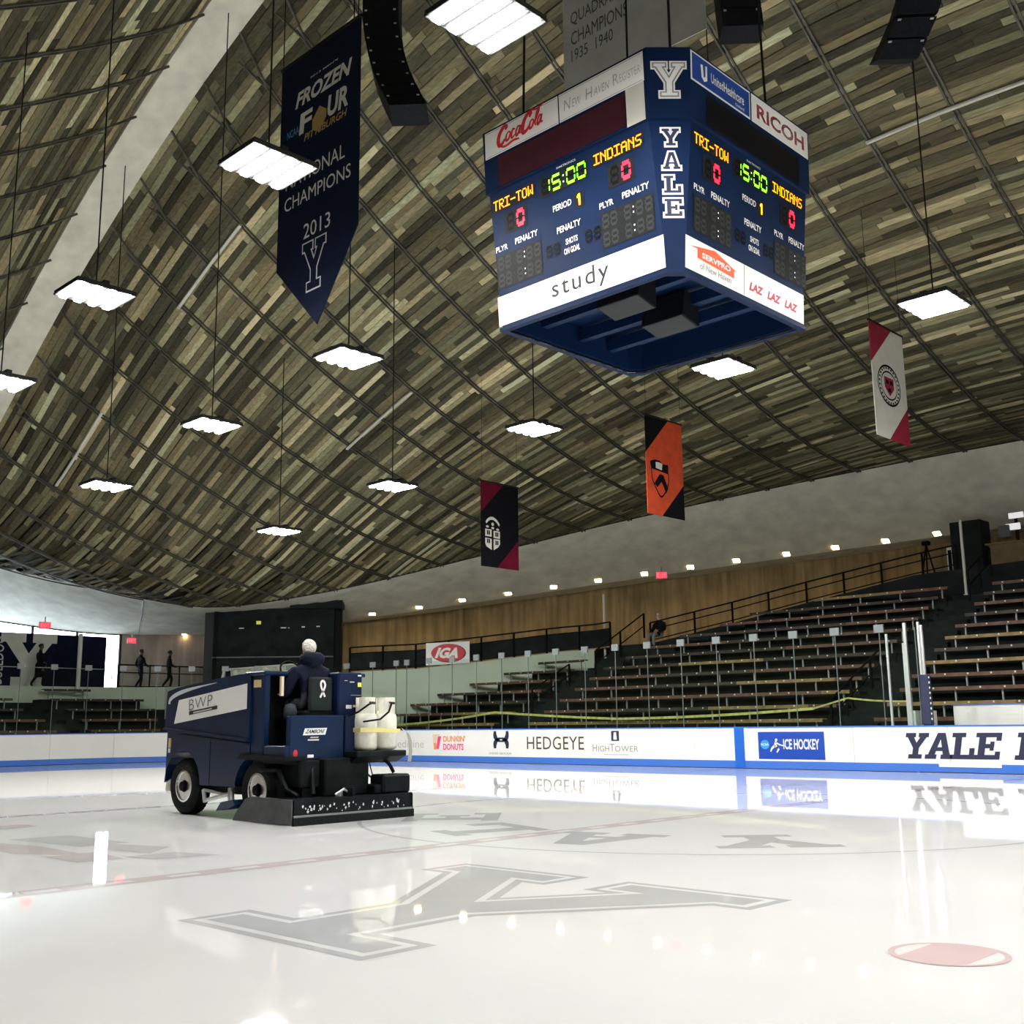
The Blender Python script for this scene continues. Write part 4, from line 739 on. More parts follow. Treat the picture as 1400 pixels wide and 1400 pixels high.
# corner post with the letters
def cface(s0, c0, z0, s1, c1, z1):
    p0 = np.array([cx+s0-c0/2, cy-s0+c0/2, z0]); p1 = np.array([cx+s1-c1/2, cy-s1+c1/2, z1]); U = np.array([1, 1, 0])/math.sqrt(2); V_ = p1-p0; N = np.cross(U, V_); return Face(p0, U, V_, N/np.linalg.norm(N))
F = cface(sb, cb, zb, sm, cm, zm+.05)
for ch, b0 in zip('YALE', (.825, .665, .505, .35)):
    bxs = scaled([SLAB[ch][0]]+SLAB[ch][1], (-.115, b0, .115, b0+.118)); asp = 2.05
    Q = [[(a, b*asp) for a, b in P] for P in bxs]; g = [[(a, b/asp) for a, b in grow(P, .022)] for P in Q[:1]]; i_ = [[(a, b/asp) for a, b in grow(P, -.004)] for P in Q[:1]]
    F.poly(g, m_wsign, sco, 'letter_outline', .006); F.poly(i_, m_nink, sco, 'letter', .011)
    if Q[1:]: F.poly([[(a, b/asp) for a, b in grow(P, .012)] for P in Q[1:]], m_wsign, sco, 'letter_counter', .014)
F = cface(st-.03, cm, zm+.06, st, ct, zt)
Q = scaled([SLAB['Y'][0]], (-.22, .28, .22, .78)); F.poly([grow(P, .018) for P in Q], m_wsign, sco, 'letter_outline', .006); F.poly([grow(P, -.004) for P in Q], m_gink, sco, 'letter', .010); F.poly([grow(P, -.022) for P in Q], m_wsign, sco, 'letter', .014)
for dx, dy in ((-1.3, -1.3), (1.3, 1.3), (-1.3, 1.3), (1.2, -1.0)):
    x, y = cx+dx, cy+dy; mb = MB(); mb.tube([(x, y, zt-.02), (x*.9, y*.9, float(roofz(x, max(.6, abs(y)))))], .02, 5); mb.build('hanging_cable', m_wire, sco)
# ================================================================== BANNERS AND FLAGS
def onY(px, py, Y):
    d = fw*FPX+rt*(px-700)+up*(700-py); t = (Y-CAM[1])/d[1]; q = np.array(CAM)+t*d; return q[0], q[2]
def slab2(F, poly, M, parent, name, th=.02):
    mb = MB(); mb.prism(poly, lambda a, b: F.p(a, b, 0), lambda a, b: F.p(a, b, -th)); return mb.build(name, M, parent)
ff = thing('championship_banner', (-6.3, -2, 8), 'long navy pointed banner with silver national championship lettering', 'banner'); F = Face((0, -2, 0), (1, 0, 0), (0, 0, 1), (0, -1, 0))
slab2(F, [(-7.50, 9.35), (-6.22, 8.02), (-5.12, 9.5), (-5.12, 13.4), (-7.50, 13.4)], m_navyc, ff, 'cloth')
def tb(p, q): a, b = onY(*p, -2), onY(*q, -2); return (a[0], a[1], b[0], b[1])
for body, p, q, M, bd, sh in (("2013 MEN'S", (424, 108), (463, 79), m_ltxt, .01, .03), ('FROZEN', (404, 151), (482, 77), m_ltxt, .035, .06), ('F', (409, 186), (428, 146), m_ltxt, .035, .12), ('UR', (447, 162), (479, 112), m_ltxt, .035, .08), ('PITTSBURGH', (416, 194), (475, 147), m_gold, .02, .03), ('NATIONAL', (391, 262), (472, 195), m_ltxt, .0, 0), ('CHAMPIONS', (389, 292), (480, 222), m_ltxt, .0, 0), ('2013', (415, 328), (452, 288), m_ltxt, .0, 0)):
    x0_, z0_, x1_, z1_ = tb(p, q)
    if body in ('FROZEN', 'F', 'UR', 'PITTSBURGH', "2013 MEN'S"): pass
    F.text(body, (x0_, z0_, x1_, z1_), M, ff, 'lettering', bd, sh)
x0_, z0_, x1_, z1_ = tb((427, 178), (447, 138)); F.poly([[(x0_, z0_), ((x0_+x1_)/2, z0_-.12), (x1_, z0_+.1), (x1_, z1_-.15), ((x0_+x1_)/2, z1_), (x0_, z1_-.2)]], m_gold, ff, 'emblem', .006); F.text('NCAA', tb((393, 192), (409, 172)), m_cyan, ff, 'lettering')
x0_, z0_, x1_, z1_ = tb((414, 418), (449, 355)); Q = scaled([SLAB['Y'][0]], (-6.68, 8.70, -6.0, 9.62)); F.poly([grow(P, .02) for P in Q], m_ltxt, ff, 'letter_outline', .006); F.poly([grow(P, -.008) for P in Q], m_navyc, ff, 'letter', .010)
for x in (-7.45, -5.17): mb = MB(); mb.tube([(x, -2.01, 13.38), (x, -2.01, float(roofz(x, 2)))], .012, 4); mb.build('hanging_cord', m_wire, ff)
B('top_batten', m_wire, ff, -7.52, -5.1, -2.02, -1.96, 13.37, 13.43)
gb = thing('quadrangular_banner', (-2.3, 2, 13), 'huge pale grey banner partly hidden behind the top of the scoreboard', 'banner'); F = Face((0, 2, 0), (1, 0, 0), (0, 0, 1), (0, -1, 0))
slab2(F, [(-3.92, 13.0), (-.68, 12.92), (-.66, 16.6), (-3.92, 16.6)], m_gcl, gb, 'cloth'); m_gtx = mat('grey_banner_ink', (.07, .075, .08), .8)
F.text('QUADRANGULAR', (-3.72, 14.42, -1.75, 14.72), m_gtx, gb, 'lettering'); F.text('CHAMPIONS', (-3.72, 14.02, -2.35, 14.30), m_gtx, gb, 'lettering'); F.text('1935  1940', (-3.72, 13.68, -2.7, 13.92), m_gtx, gb, 'lettering')
for x in (-3.8, -.8): mb = MB(); mb.tube([(x, 2, 16.55), (x, 2, float(roofz(x, 2)))], .012, 4); mb.build('hanging_cord', m_wire, gb)
def flag(name, X, y0_, y1_, z0_, z1_, base, tri, tl, br, label):
    t = thing(name, (X, (y0_+y1_)/2, z0_), label, 'flag', 'college flags'); W_, H_ = y1_-y0_, z1_-z0_; F = Face((X, y0_, z0_), (0, W_, 0), (0, 0, H_), (1, 0, 0))
    (a1, b1), (a2, b2) = tl, br   # top-left triangle legs, bottom-right triangle legs
    slab2(F, [(0, 0), (1-a2, 0), (1, b2), (1, 1), (a1, 1), (0, 1-b1)], base, t, 'cloth'); slab2(F, [(0, 1), (0, 1-b1), (a1, 1)], tri, t, 'corner_panel'); slab2(F, [(1, 0), (1, b2), (1-a2, 0)], tri, t, 'corner_panel')
    B('batten', m_wire, t, X-.03, X+.02, y0_-.02, y1_+.02, z1_-.01, z1_+.03)
    for y in (y0_+.05, y1_-.05): mb = MB(); mb.tube([(X, y, z1_), (X, y, float(roofz(X, y)))], .005, 4); mb.build('hanging_cord', m_wire, t)
    return t, F
t, F = flag('college_flag', -15, 10.5, 12.14, 5.94, 8.58, m_fblk, m_maroon, (.60, .37), (.58, .36), 'black and maroon flag with a white shield of four books')
sh = []
for a0, b0 in ((.10, .355), (.32, .345)): sh.append(R4(a0, b0, a0+.17, b0+.085))
sh += [[(.10, .335), (.10, .27), (.13, .235), (.27, .20), (.27, .33)], [(.32, .33), (.32, .20), (.44, .24), (.49, .28), (.49, .335)]]
F.poly(sh, m_fwht, t, 'shield_print', .006); bk = []
for a0, b0 in ((.145, .375), (.365, .365), (.145, .275), (.365, .265)): bk += [R4(a0, b0, a0+.035, b0+.05), R4(a0+.045, b0, a0+.08, b0+.05)]
F.poly(bk, m_fblk, t, 'book_print', .010); F.poly(stroke(smooth2([(.12, .515), (.2, .56), (.30, .575), (.40, .55), (.48, .50)], 4), [.02]+[.035]*15+[.02]), m_fwht, t, 'crest_print', .006); F.poly([ell(.16, .47, .04, .014, 10), ell(.30, .46, .04, .014, 10), ell(.43, .45, .04, .014, 10), ell(.30, .505, .035, .02, 12)], m_fwht, t, 'crest_print', .006)
t, F = flag('college_flag', -8.5, 10.28, 11.93, 6.62, 9.30, m_orange, m_fblk, (.62, .38), (.62, .36), 'orange and black flag with a black chevron shield')
F.poly([[(.09, .53), (.14, .545), (.22, .56), (.36, .56), (.42, .53), (.58, .535), (.58, .44), (.12, .46)]], m_fblk, t, 'shield_print', .006); F.poly([[(.24, .475), (.40, .465), (.42, .53), (.33, .54), (.24, .535)]], m_fwht, t, 'book_print', .010); F.poly([[(.34, .42), (.44, .42), (.56, .29), (.50, .235), (.385, .345), (.27, .28), (.19, .315)]], m_fblk, t, 'chevron_print', .006); F.poly(stroke(smooth2([(.12, .46), (.14, .36), (.24, .26), (.36, .19), (.50, .26), (.58, .36), (.58, .45)], 4), .02), m_fblk, t, 'shield_outline', .008)
t, F = flag('college_flag', -2.6, 11.44, 13.22, 7.82, 10.66, m_fwht, m_crim, (.66, .36), (.62, .34), 'white and crimson flag with a round black seal')
F.poly(ring(.47, .48, .34, .185, .02, 32), m_fink if 0 else m_fblk, t, 'seal_ring', .006); F.poly(ring(.47, .48, .24, .13, .014, 32), m_fblk, t, 'seal_ring', .006); F.poly([R4(.47+.285*math.cos(a)-.02, .48+.155*math.sin(a)-.008, .47+.285*math.cos(a)+.02, .48+.155*math.sin(a)+.008) for a in np.linspace(0, 2*pi, 26)[:-1]], m_fblk, t, 'seal_lettering', .006); F.poly([[(.33, .55), (.61, .55), (.61, .46), (.47, .385), (.33, .46)]], m_crim, t, 'seal_shield', .008); F.poly([R4(.37, .49, .45, .525), R4(.49, .49, .57, .525), R4(.43, .42, .51, .455)], m_fblk, t, 'seal_books', .012)
# ================================================================== SPEAKER ARRAYS
def line_array(path, width, face_dir, label, depth=.5):
    P = np.array(smooth2([(p[0], p[2]) for p in path], 10)); Yv = np.interp(np.linspace(0, 1, len(P)), np.linspace(0, 1, len(path)), [p[1] for p in path]); P = np.stack([P[:, 0], Yv, P[:, 1]], 1)
    d = np.concatenate([[0], np.cumsum(np.linalg.norm(np.diff(P, axis=0), axis=1))]); n = max(3, int(round(d[-1]/.34))); S = np.linspace(0, d[-1], n+1); Q = np.stack([np.interp(S, d, P[:, i]) for i in range(3)], 1)
    t = thing('line_array_speaker', tuple(Q[0]), label, 'speaker', 'line array speakers'); wdir = np.array(face_dir, float); wdir /= np.linalg.norm(wdir)
    for i in range(n):
        ax = Q[i+1]-Q[i]; L = np.linalg.norm(ax); ax /= L; dd = np.cross(wdir, ax); dd /= np.linalg.norm(dd); O = Q[i]-wdir*width/2-dd*depth/2+ax*.012
        mb = MB(); mb.obox(O, wdir*width, dd*depth, ax*(L-.024)); c = mb.build('speaker_box', m_spk, t)
        mb = MB()
        for s in (.1, .9): mb.obox(O+wdir*(width*s-.03)-dd*.012+ax*.02, wdir*.05, dd*(depth+.024), ax*.03)
        mb.build('rigging_plate', m_alu, c) if i % 1 == 0 else None
    mb = MB(); mb.obox(Q[0]-wdir*width/2-np.array([0, 0, -.02]), wdir*width, (0, .3, 0), (0, 0, .08)); mb.build('fly_bar', m_black, t)
    zt_ = float(roofz(Q[0][0], max(.6, abs(Q[0][1])))); 
    for s in (-.3, .3): q = Q[0]+wdir*width*s; mb = MB(); mb.tube([tuple(q), (q[0], q[1], max(zt_, q[2]+.2))], .015, 4); mb.build('chain', m_wire, t)
line_array([(-7.0, 0, 16.0), (-6.98, 0, 14.9), (-6.66, 0, 13.75), (-6.14, 0, 12.75)], .72, (.75, .66, 0), 'curved black line array speaker hanging right of the championship banner')
line_array([(-.55, 2.7, 15.2), (-.5, 2.7, 14.2), (-.42, 2.7, 13.0)], .7, (.75, .66, 0), 'black line array speaker behind the scoreboard beside the grey banner')
line_array([(2.62, 3, 14.0), (2.72, 3, 13.0), (2.55, 3, 12.2), (2.1, 3, 11.45)], .62, (.75, .66, 0), 'curved black line array speaker at the top right under the ceiling')
# ================================================================== HIGH-BAY LIGHTS
mh = sharemesh(MB().bbox(-.46, .46, -.53, .53, .0, .05, .015).box(-.42, .42, -.05, .05, .05, .12).box(-.06, .06, -.45, .45, .05, .10).box(-.46, -.445, -.53, .53, -.035, 0).box(.445, .46, -.53, .53, -.035, 0).box(-.46, .46, -.53, -.515, -.035, 0).box(-.46, .46, .515, .53, -.035, 0), 'housing', m_fix)
mtub = sharemesh(MB().bbox(-.43, .43, -.068, .068, -.07, -.02, .018), 'lamp_tube', m_tube)
mref = sharemesh(MB().box(-.44, .44, -.014, .014, -.035, 0), 'louvre', m_fix)
FX = [(.75, -4.75, 9.1, 'brightest four-tube light at the top edge above the scoreboard'), (-3.68, -4.7, 9.0, 'four-tube light hanging in front of the championship banner'), (-8.93, -4.7, 8.6, 'four-tube light hanging below the concrete spine'), (-12.9, -4.7, 7.96, 'light cut off by the left edge of the picture'),
 (-7.94, 0, 8.33, 'four-tube light right below the tip of the championship banner'), (-12.96, 0, 7.97, 'four-tube light hanging third from the top down the left side'), (-18.0, 0, 7.37, 'small distant light low on the left'),
 (1.2, 6, 8.5, 'bright square light right of the scoreboard above the white flag'), (-3.24, 6, 8.37, 'bright light just under the bottom of the scoreboard'), (-8.57, 6, 8.14, 'light left of the orange flag'), (-13.8, 6, 7.58, 'light left of the black and maroon flag'), (-19.1, 6, 7.04, 'farthest small light above the black corner booth'),
 (5.3, -4.7, 9.1, None), (9.8, -4.7, 9.0, None), (14.5, -4.7, 8.6, None), (7.9, 0, 8.3, None), (13, 0, 8.0, None), (5.6, 6, 8.5, None), (10.2, 6, 8.2, None), (15, 6, 7.6, None), (20, 0, 7.3, None)]
for x, y, z, lab in FX:
    t = thing('high_bay_light', (x, y, z), lab or 'high-bay light hanging over the ice outside the picture', 'light', 'high-bay lights' if lab else 'high-bay lights outside the picture')
    inst('housing', mh, t, (0, 0, 0))
    for i in range(4): inst('lamp_tube', mtub, t, (0, -.39+.26*i, 0))
    for i in range(3): inst('louvre', mref, t, (0, -.26+.26*i, 0))
    mb = MB(); mb.tube([(x, y, z+.1), (x, y, float(roofz(x, max(.6, abs(y)))))], .014, 5); mb.build('hanging_cable', m_wire, t)
# ================================================================== ICE RESURFACER (drives towards -X)
zam = thing('ice_resurfacer', (-4.9, -3.42, 0), 'dark navy ice resurfacing machine driving across the ice', 'ice resurfacer')
Y0, Y1 = -4.25, -2.60
def pz(poly, y0, y1): mb = MB(); mb.prism(poly, lambda a, b: (a, y0, b), lambda a, b: (a, y1, b)); return mb
arch = [(-6.12+.50*math.cos(a), .40+.50*math.sin(a)) for a in np.linspace(pi*.98, 0.02*pi, 12)]
arch2 = [(-4.22+.50*math.cos(a), .40+.44*math.sin(a)) for a in np.linspace(pi*.96, pi*.62, 6)]
low = [(-6.58, .46)]+[p for p in arch if p[1] > .40]+[(-5.60, .42), (-4.70, .42)]+arch2+[(-4.37, .82), (-4.37, 1.05), (-6.58, 1.21)]
body = pz(low, Y0, Y1).build('lower_body', m_zblue, zam)
for x in (-5.37,): B('panel_seam', m_black, body, x-.006, x+.006, Y0-.003, Y0+.01, .44, 1.1)
tank = pz([(-6.62, 1.21), (-4.36, 1.05), (-4.36, 1.93), (-4.60, 1.93), (-5.1, 1.90), (-5.8, 1.84), (-6.35, 1.79), (-6.58, 1.75)], Y0-.03, Y1+.03).build('snow_tank', m_zblue, zam)
mb = MB(); mb.obox((-6.6, Y0-.07, 1.19), (2.24, 0, -.165), (0, .08, 0), (0, 0, .035)); mb.obox((-6.2, Y0-.06, 1.115), (1.84, 0, -.135), (0, .08, 0), (0, 0, .02)); mb.build('ledge_trim', m_zblue, zam)
FZ = Face((0, Y0-.03, 0), (1, 0, 0), (0, 0, 1), (0, -1, 0))
sg = FZ.poly([[(-6.34, 1.275), (-4.42, 1.46), (-4.42, 1.80), (-6.23, 1.615)]], m_wsign, tank, 'sign_panel', .006); tag(sg, 'white sponsor panel')
def sk(x, z): return (x, z)
v, f, asp = textmesh('BWP', -.02, 1.05); mb = MB(); mb.add([FZ.p(-5.92+.62*x, 1.462+.063*x+.15*y, .012) for x, y in v], f); mb.build('lettering', m_ink, tank)
FZ.poly([[(-5.92, 1.395), (-5.16, 1.47), (-5.16, 1.52), (-5.92, 1.45)]], m_ink, tank, 'lettering_bar', .010)
FZ.poly([[(-5.80, 1.418), (-5.30, 1.468), (-5.30, 1.486), (-5.80, 1.44)]], m_fink, tank, 'lettering_bar', .013)
FZ.poly(stroke(smooth2([(-6.50, 1.565), (-6.47, 1.635), (-6.30, 1.70), (-6.0, 1.755), (-5.6, 1.80), (-5.2, 1.835)], 5), [.06]*14+[.055, .05, .045, .04, .035, .03, .025, .02, .02, .015, .012, .01]), mat('silver_stripe', (.55, .60, .66), .4), tank, 'swoosh_stripe', .008)
B('top_edge', m_zblue, zam, -4.50, -4.02, Y0-.03, Y1+.03, 1.90, 1.955, bev=.015)
B('cab_column', m_zblue, zam, -4.36, -4.06, Y0, Y0+.10, .80, 1.92, bev=.015); B('bulkhead', m_black, zam, -4.355, -4.335, Y0+.08, Y1+.02, .80, 1.92)
B('notice_sticker', m_amber, zam, -4.30, -4.14, Y0-.012, Y0+.01, 1.74, 1.84); B('reflector', m_amber, zam, -6.52, -6.46, Y0-.012, Y0+.01, .93, 1.07); B('reflector', m_wsign, zam, -6.52, -6.47, Y0-.012, Y0+.01, .86, .92); B('grab_bar', m_cup, zam, -3.93, -3.89, -4.1, -4.06, 1.62, 1.88)
# cab floor, step and rear body
B('cab_floor', m_black, zam, -4.36, -3.55, Y0+.05, Y1, .74, .80); B('step_box', m_zblue, zam, -4.04, -3.56, Y0, Y0+.22, .80, .97, bev=.01); B('seat_pedestal', m_black, zam, -4.2, -3.66, -3.85, -3.1, .8, 1.32); B('far_side_panel', m_black, zam, -4.34, -3.66, Y1-.06, Y1, .8, 1.6)
rb = B('rear_body', m_zblue, zam, -3.64, -3.55, -4.19, -3.30, .78, 1.36, bev=.02); B('rear_hatch', m_navy, zam, -3.66, -3.54, -3.29, -2.90, .78, 1.36, bev=.01); B('seat_base', m_black, zam, -4.28, -3.80, -3.78, -3.28, 1.32, 1.43, bev=.03)
sp_ = B('seat_back', m_seat, zam, -3.86, -3.78, -3.71, -3.325, 1.40, 1.88, bev=.03)
FR = Face((-3.778, -.345, -.04), (0, 1, 0), (0, 0, 1), (1, 0, 0)); FR.poly(stroke(smooth2([(-3.205, 1.64), (-3.16, 1.72), (-3.125, 1.80), (-3.14, 1.85), (-3.165, 1.865), (-3.19, 1.85), (-3.195, 1.80), (-3.16, 1.72), (-3.125, 1.65)], 4), .03), m_wsign, sp_, 'ribbon_print', .006)
FB2 = Face((-3.55, -.30, -.0), (0, 1, 0), (0, 0, 1), (1, 0, 0)); FB2.poly([[(-3.68, 1.10), (-3.32, 1.105), (-3.29, 1.195), (-3.65, 1.19)]], m_wsign, rb, 'name_plate', .004); FB2.text('ZAMBONI', (-3.65, 1.125, -3.33, 1.175), m_nink, rb, 'lettering', .02, .1, .008); FB2.poly([[(-3.60, 1.03), (-3.42, 1.03), (-3.42, 1.05), (-3.60, 1.05)], [(-3.57, 1.065), (-3.44, 1.065), (-3.42, 1.08), (-3.55, 1.08)]], m_ltxt, rb, 'emblem', .004); FB2.poly([ell(-3.79, .87, .035, .05, 14)], m_red, rb, 'red_sticker', .004); FB2.poly([R4(-3.60, .81, -3.50, .85)], m_wsign, rb, 'small_plate', .004)
# right hand tower with controls
tw = B('control_tower', m_navy, zam, -4.15, -3.70, -3.30, -2.88, 1.25, 1.95, bev=.02); FT = Face((-3.70, -.25, .01), (0, 1, 0), (0, 0, 1), (1, 0, 0))
for a0, b0, a1, b1, M in ((-2.72, 1.885, -2.66, 1.905, m_wsign), (-2.72, 1.74, -2.655, 1.80, m_yelsign), (-2.95, 1.82, -2.9, 1.825, m_wsign), (-2.86, 1.80, -2.78, 1.81, m_wsign), (-2.84, 1.62, -2.66, 1.63, m_gink), (-2.92, 1.44, -2.82, 1.49, m_wsign), (-2.80, 1.46, -2.75, 1.49, m_wsign), (-2.72, 1.43, -2.67, 1.50, m_wsign), (-2.71, 1.445, -2.68, 1.475, m_red)): FT.poly([R4(a0, b0, a1, b1)], M, tw, 'decal', .006)
B('dash_panel', m_black, zam, -4.75, -4.36, -3.95, -2.8, 1.88, 1.97, bev=.02)
mb = MB()
for i in range(20):
    a0_, a1_ = 2*pi*i/20, 2*pi*(i+1)/20; f_ = lambda a: (-4.32-.06*math.sin(a), -3.66+.17*math.cos(a), 1.99+.12*math.sin(a)); mb.tube([f_(a0_), f_(a1_)], .014, 5, cap=False)
mb.build('steering_wheel', m_black, zam); mb = MB(); mb.tube([(-4.32, -3.66, 1.99), (-4.45, -3.66, 1.94)], .02, 6); mb.build('steering_column', m_black, zam)
# propane tanks on their shelf
MB.SH = (.22, -.30, 0.)
B('tank_shelf', m_zblk, zam, -3.98, -3.48, -3.0, -2.14, .80, .88, bev=.01); mb = MB(); mb.add([(-3.5, -3.0, .80), (-3.5, -2.14, .80), (-3.62, -2.2, .72), (-3.62, -3.0, .72), (-3.9, -3.0, .72), (-3.9, -2.2, .72)], [(0, 1, 2, 3), (3, 2, 5, 4)]); mb.build('shelf_bracket', m_zblk, zam)
for y in (-2.68, -2.33):
    mb = MB(); mb.lathe([(.10, .885), (.145, .895), (.16, .93), (.16, 1.30), (.15, 1.36), (.11, 1.41), (.06, 1.44)], (-3.72, y, 0), n=20); tk = mb.build('propane_tank', m_tank, zam, True)
    mb = MB(); n = 18
    for i in range(n):
        if 12 <= i <= 13: continue
        a0_, a1_ = 2*pi*i/n, 2*pi*(i+1)/n; P4 = [(-3.72+.135*math.cos(a), y+.135*math.sin(a), z) for z in (1.38, 1.60) for a in (a0_, a1_)]; mb.add(P4, [(0, 1, 3, 2)])
    mb.build('valve_collar', m_tank, tk); mb = MB(); mb.tube([(-3.72, y, 1.42), (-3.72, y, 1.52)], .03, 8); mb.tube([(-3.66, y-.07, 1.5), (-3.60, y-.03, 1.53), (-3.58, y+.05, 1.52)], .018, 6); mb.build('valve', m_dark, tk)
    mb = MB(); mb.lathe([(.112, .86), (.112, .89)], (-3.72, y, 0), n=16); mb.build('foot_ring', m_tank, tk)
mb = MB(); mb.strip([(-3.86, -2.86, 1.13), (-3.60, -2.86, 1.13), (-3.545, -2.68, 1.13), (-3.545, -2.33, 1.12), (-3.60, -2.155, 1.12), (-3.72, -2.15, 1.12)], [(-3.86, -2.86, 1.19), (-3.60, -2.86, 1.19), (-3.545, -2.68, 1.19), (-3.545, -2.33, 1.17), (-3.60, -2.155, 1.17), (-3.72, -2.15, 1.17)]); mb.build('tank_strap', mat('strap_yellow', (.72, .62, .25), .6), zam)
mb = MB(); mb.strip([(-3.60, -2.15, 1.19), (-3.56, -2.09, 1.14), (-3.54, -2.06, 1.0), (-3.54, -2.05, .85), (-3.55, -2.06, .72)], [(-3.57, -2.13, 1.15), (-3.53, -2.06, 1.10), (-3.51, -2.02, 1.0), (-3.51, -2.01, .85), (-3.52, -2.02, .72)]); mb.build('strap_tail', mat('strap_grey', (.42, .42, .36), .7), zam)
for pts in ([(-3.58, -2.68, 1.52), (-3.5, -2.8, 1.50), (-3.6, -2.9, 1.40), (-3.75, -2.95, 1.35)], [(-3.58, -2.33, 1.52), (-3.5, -2.45, 1.40), (-3.5, -2.6, 1.30), (-3.55, -2.85, 1.27)]): mb = MB(); mb.tube(smooth3 if 0 else [tuple(p) for p in pts], .014, 6); mb.build('gas_hose', m_black, zam)
MB.SH = (0., 0., 0.)
# conditioner
cd_ = B('conditioner_back', m_zblk, zam, -3.14, -3.09, -4.43, -2.48, .012, .315); B('conditioner_top', m_zblk, zam, -3.95, -3.12, -4.40, -2.50, .27, .31); B('squeegee_strip', mat('worn_strip', (.25, .28, .28), .5, .3), cd_, -3.095, -3.078, -4.42, -2.49, .095, .125); B('rubber_lip', m_rub, cd_, -3.10, -3.06, -4.43, -2.47, .0, .10)
mb = MB(); mb.prism([(-4.42, .012), (-4.36, .10), (-4.12, .30), (-4.0, .33), (-3.09, .315), (-3.09, .012)], lambda a, b: (a, -4.45, b), lambda a, b: (a, -4.41, b)); mb.build('side_plate', mat('side_plate_grey', (.045, .05, .055), .5, noise=.35, scale=7), zam); mb = MB(); mb.prism([(-4.1, .012), (-3.9, .30), (-3.09, .30), (-3.09, .012)], lambda a, b: (a, -2.50, b), lambda a, b: (a, -2.47, b)); mb.build('side_plate', m_zblk, zam)
mb = MB()
for i in range(46):
    y = random.uniform(-4.36, -2.55); z = random.uniform(.14, .24); r = random.uniform(.008, .024)
    if abs(y+3.44) < .12: z = random.uniform(.13, .30)
    n = random.randint(4, 7); a_ = random.random(); mb.add([(-3.086, y+r*random.uniform(.4, 1)*math.cos(2*pi*k/n+a_), z+r*1.4*random.uniform(.4, 1)*math.sin(2*pi*k/n+a_)) for k in range(n)], [tuple(range(n))])
tag(mb.build('snow_flecks', mat('snow', (.7, .72, .74), .8), cd_), kind='stuff')
mo_ = B('motor_box', m_zblk, zam, -3.48, -3.16, -2.92, -2.44, .31, .565, bev=.03); B('motor_box', m_zblk, zam, -3.50, -3.22, -3.02, -2.90, .31, .44, bev=.02)
B('center_frame', m_zblk, zam, -3.92, -3.40, -3.72, -2.98, .31, .80, bev=.02); B('lift_frame', m_zblk, zam, -4.0, -3.5, -4.05, -3.72, .42, .78, bev=.02); B('conditioner_rib', m_zblk, zam, -3.6, -3.14, -3.46, -3.42, .30, .42)
mb = MB(); mb.prism([(-4.62, .80), (-4.52, .87), (-3.50, .83), (-3.50, .78), (-4.4, .79)], lambda a, b: (a, Y0-.04, b), lambda a, b: (a, Y0+.30, b)); mb.build('rear_fender', m_zblk, zam)
mb = MB(); mb.tube([(-4.15, -4.22, .66), (-3.75, -4.2, .66), (-3.60, -4.18, .42), (-3.45, -4.1, .33)], .035, 6); mb.tube([(-3.40, -3.9, .35), (-3.5, -3.85, .62), (-3.55, -3.8, .75)], .03, 6); mb.build('lift_arm', m_zblk, zam)
mb = MB(); mb.lathe([(.05, 0), (.05, .05)], (-3.35, -3.52, .31), n=10); mb.tube([(-3.3, -3.62, .33), (-3.28, -3.5, .40), (-3.25, -3.40, .34)], .02, 6); mb.build('hydraulic_fitting', m_alu, zam)
def hose(pts, r=.018, M=m_black):
    P = np.array(pts); xz = smooth2([(p[0], p[2]) for p in pts], 6); yy = [q[0] for q in smooth2([(p[1], 0) for p in pts], 6)]; mb = MB(); mb.tube([(a, b, c) for (a, c), b in zip(xz, yy)], r, 6); mb.build('hydraulic_hose', M, zam)
hose([(-3.55, -2.98, .78), (-3.45, -2.86, .80), (-3.36, -2.70, .72), (-3.32, -2.62, .58)], .024); hose([(-3.55, -2.98, .74), (-3.5, -2.94, .58), (-3.44, -2.86, .50), (-3.38, -2.80, .50), (-3.34, -2.7, .44)], .014, mat('hose_olive', (.05, .055, .02), .6)); hose([(-3.6, -2.80, .80), (-3.55, -2.66, .74), (-3.55, -2.5, .76), (-3.56, -2.42, .82)], .03); hose([(-3.52, -2.9, .78), (-3.48, -2.88, .6), (-3.46, -2.84, .48)], .008)
# wheels
def wheel(x, yc, sgn):
    t_ = MB().lathe([(.215, -.11), (.30, -.13), (.36, -.12), (.385, -.08), (.39, 0), (.385, .08), (.36, .12), (.30, .13), (.215, .11)], (x, yc, .39), 'Y', 28, cap=False).build('tyre', m_rub, zam, True)
    MB().lathe([(.22, -.10), (.225, -.115), (.20, -.118), (.19, -.09), (.15, -.06), (.09, -.085), (.09, -.10), (.0, -.10)] if sgn < 0 else [(.22, .10), (.225, .115), (.20, .118), (.19, .09), (.15, .06), (.09, .085), (.09, .10), (.0, .10)], (x, yc, .39), 'Y', 24).build('rim', m_chrome, t_)
    for i in range(8):
        a = 2*pi*i/8; MB().lathe([(.0, sgn*.070), (.022, sgn*.078), (.022, sgn*.072)], (x+.125*math.cos(a), yc, .39+.125*math.sin(a)), 'Y', 8).build('rim_hole', m_black, t_)
    MB().lathe([(.07, sgn*.08), (.065, sgn*.15), (.03, sgn*.16), (0, sgn*.16)], (x, yc, .39), 'Y', 12).build('hub', m_black, t_)
    mb = MB()
    for i in range(40):
        a = 2*pi*i/40; c, s = math.cos(a), math.sin(a); 
        for dy in (-.085, .045): mb.obox((x+.383*c-.02*s, yc+dy, .39+.383*s+.02*c), (.04*s, 0, -.04*c), (0, .05, 0), (.012*c, 0, .012*s))
    tag(mb.build('tread', m_rub, t_), kind='stuff')
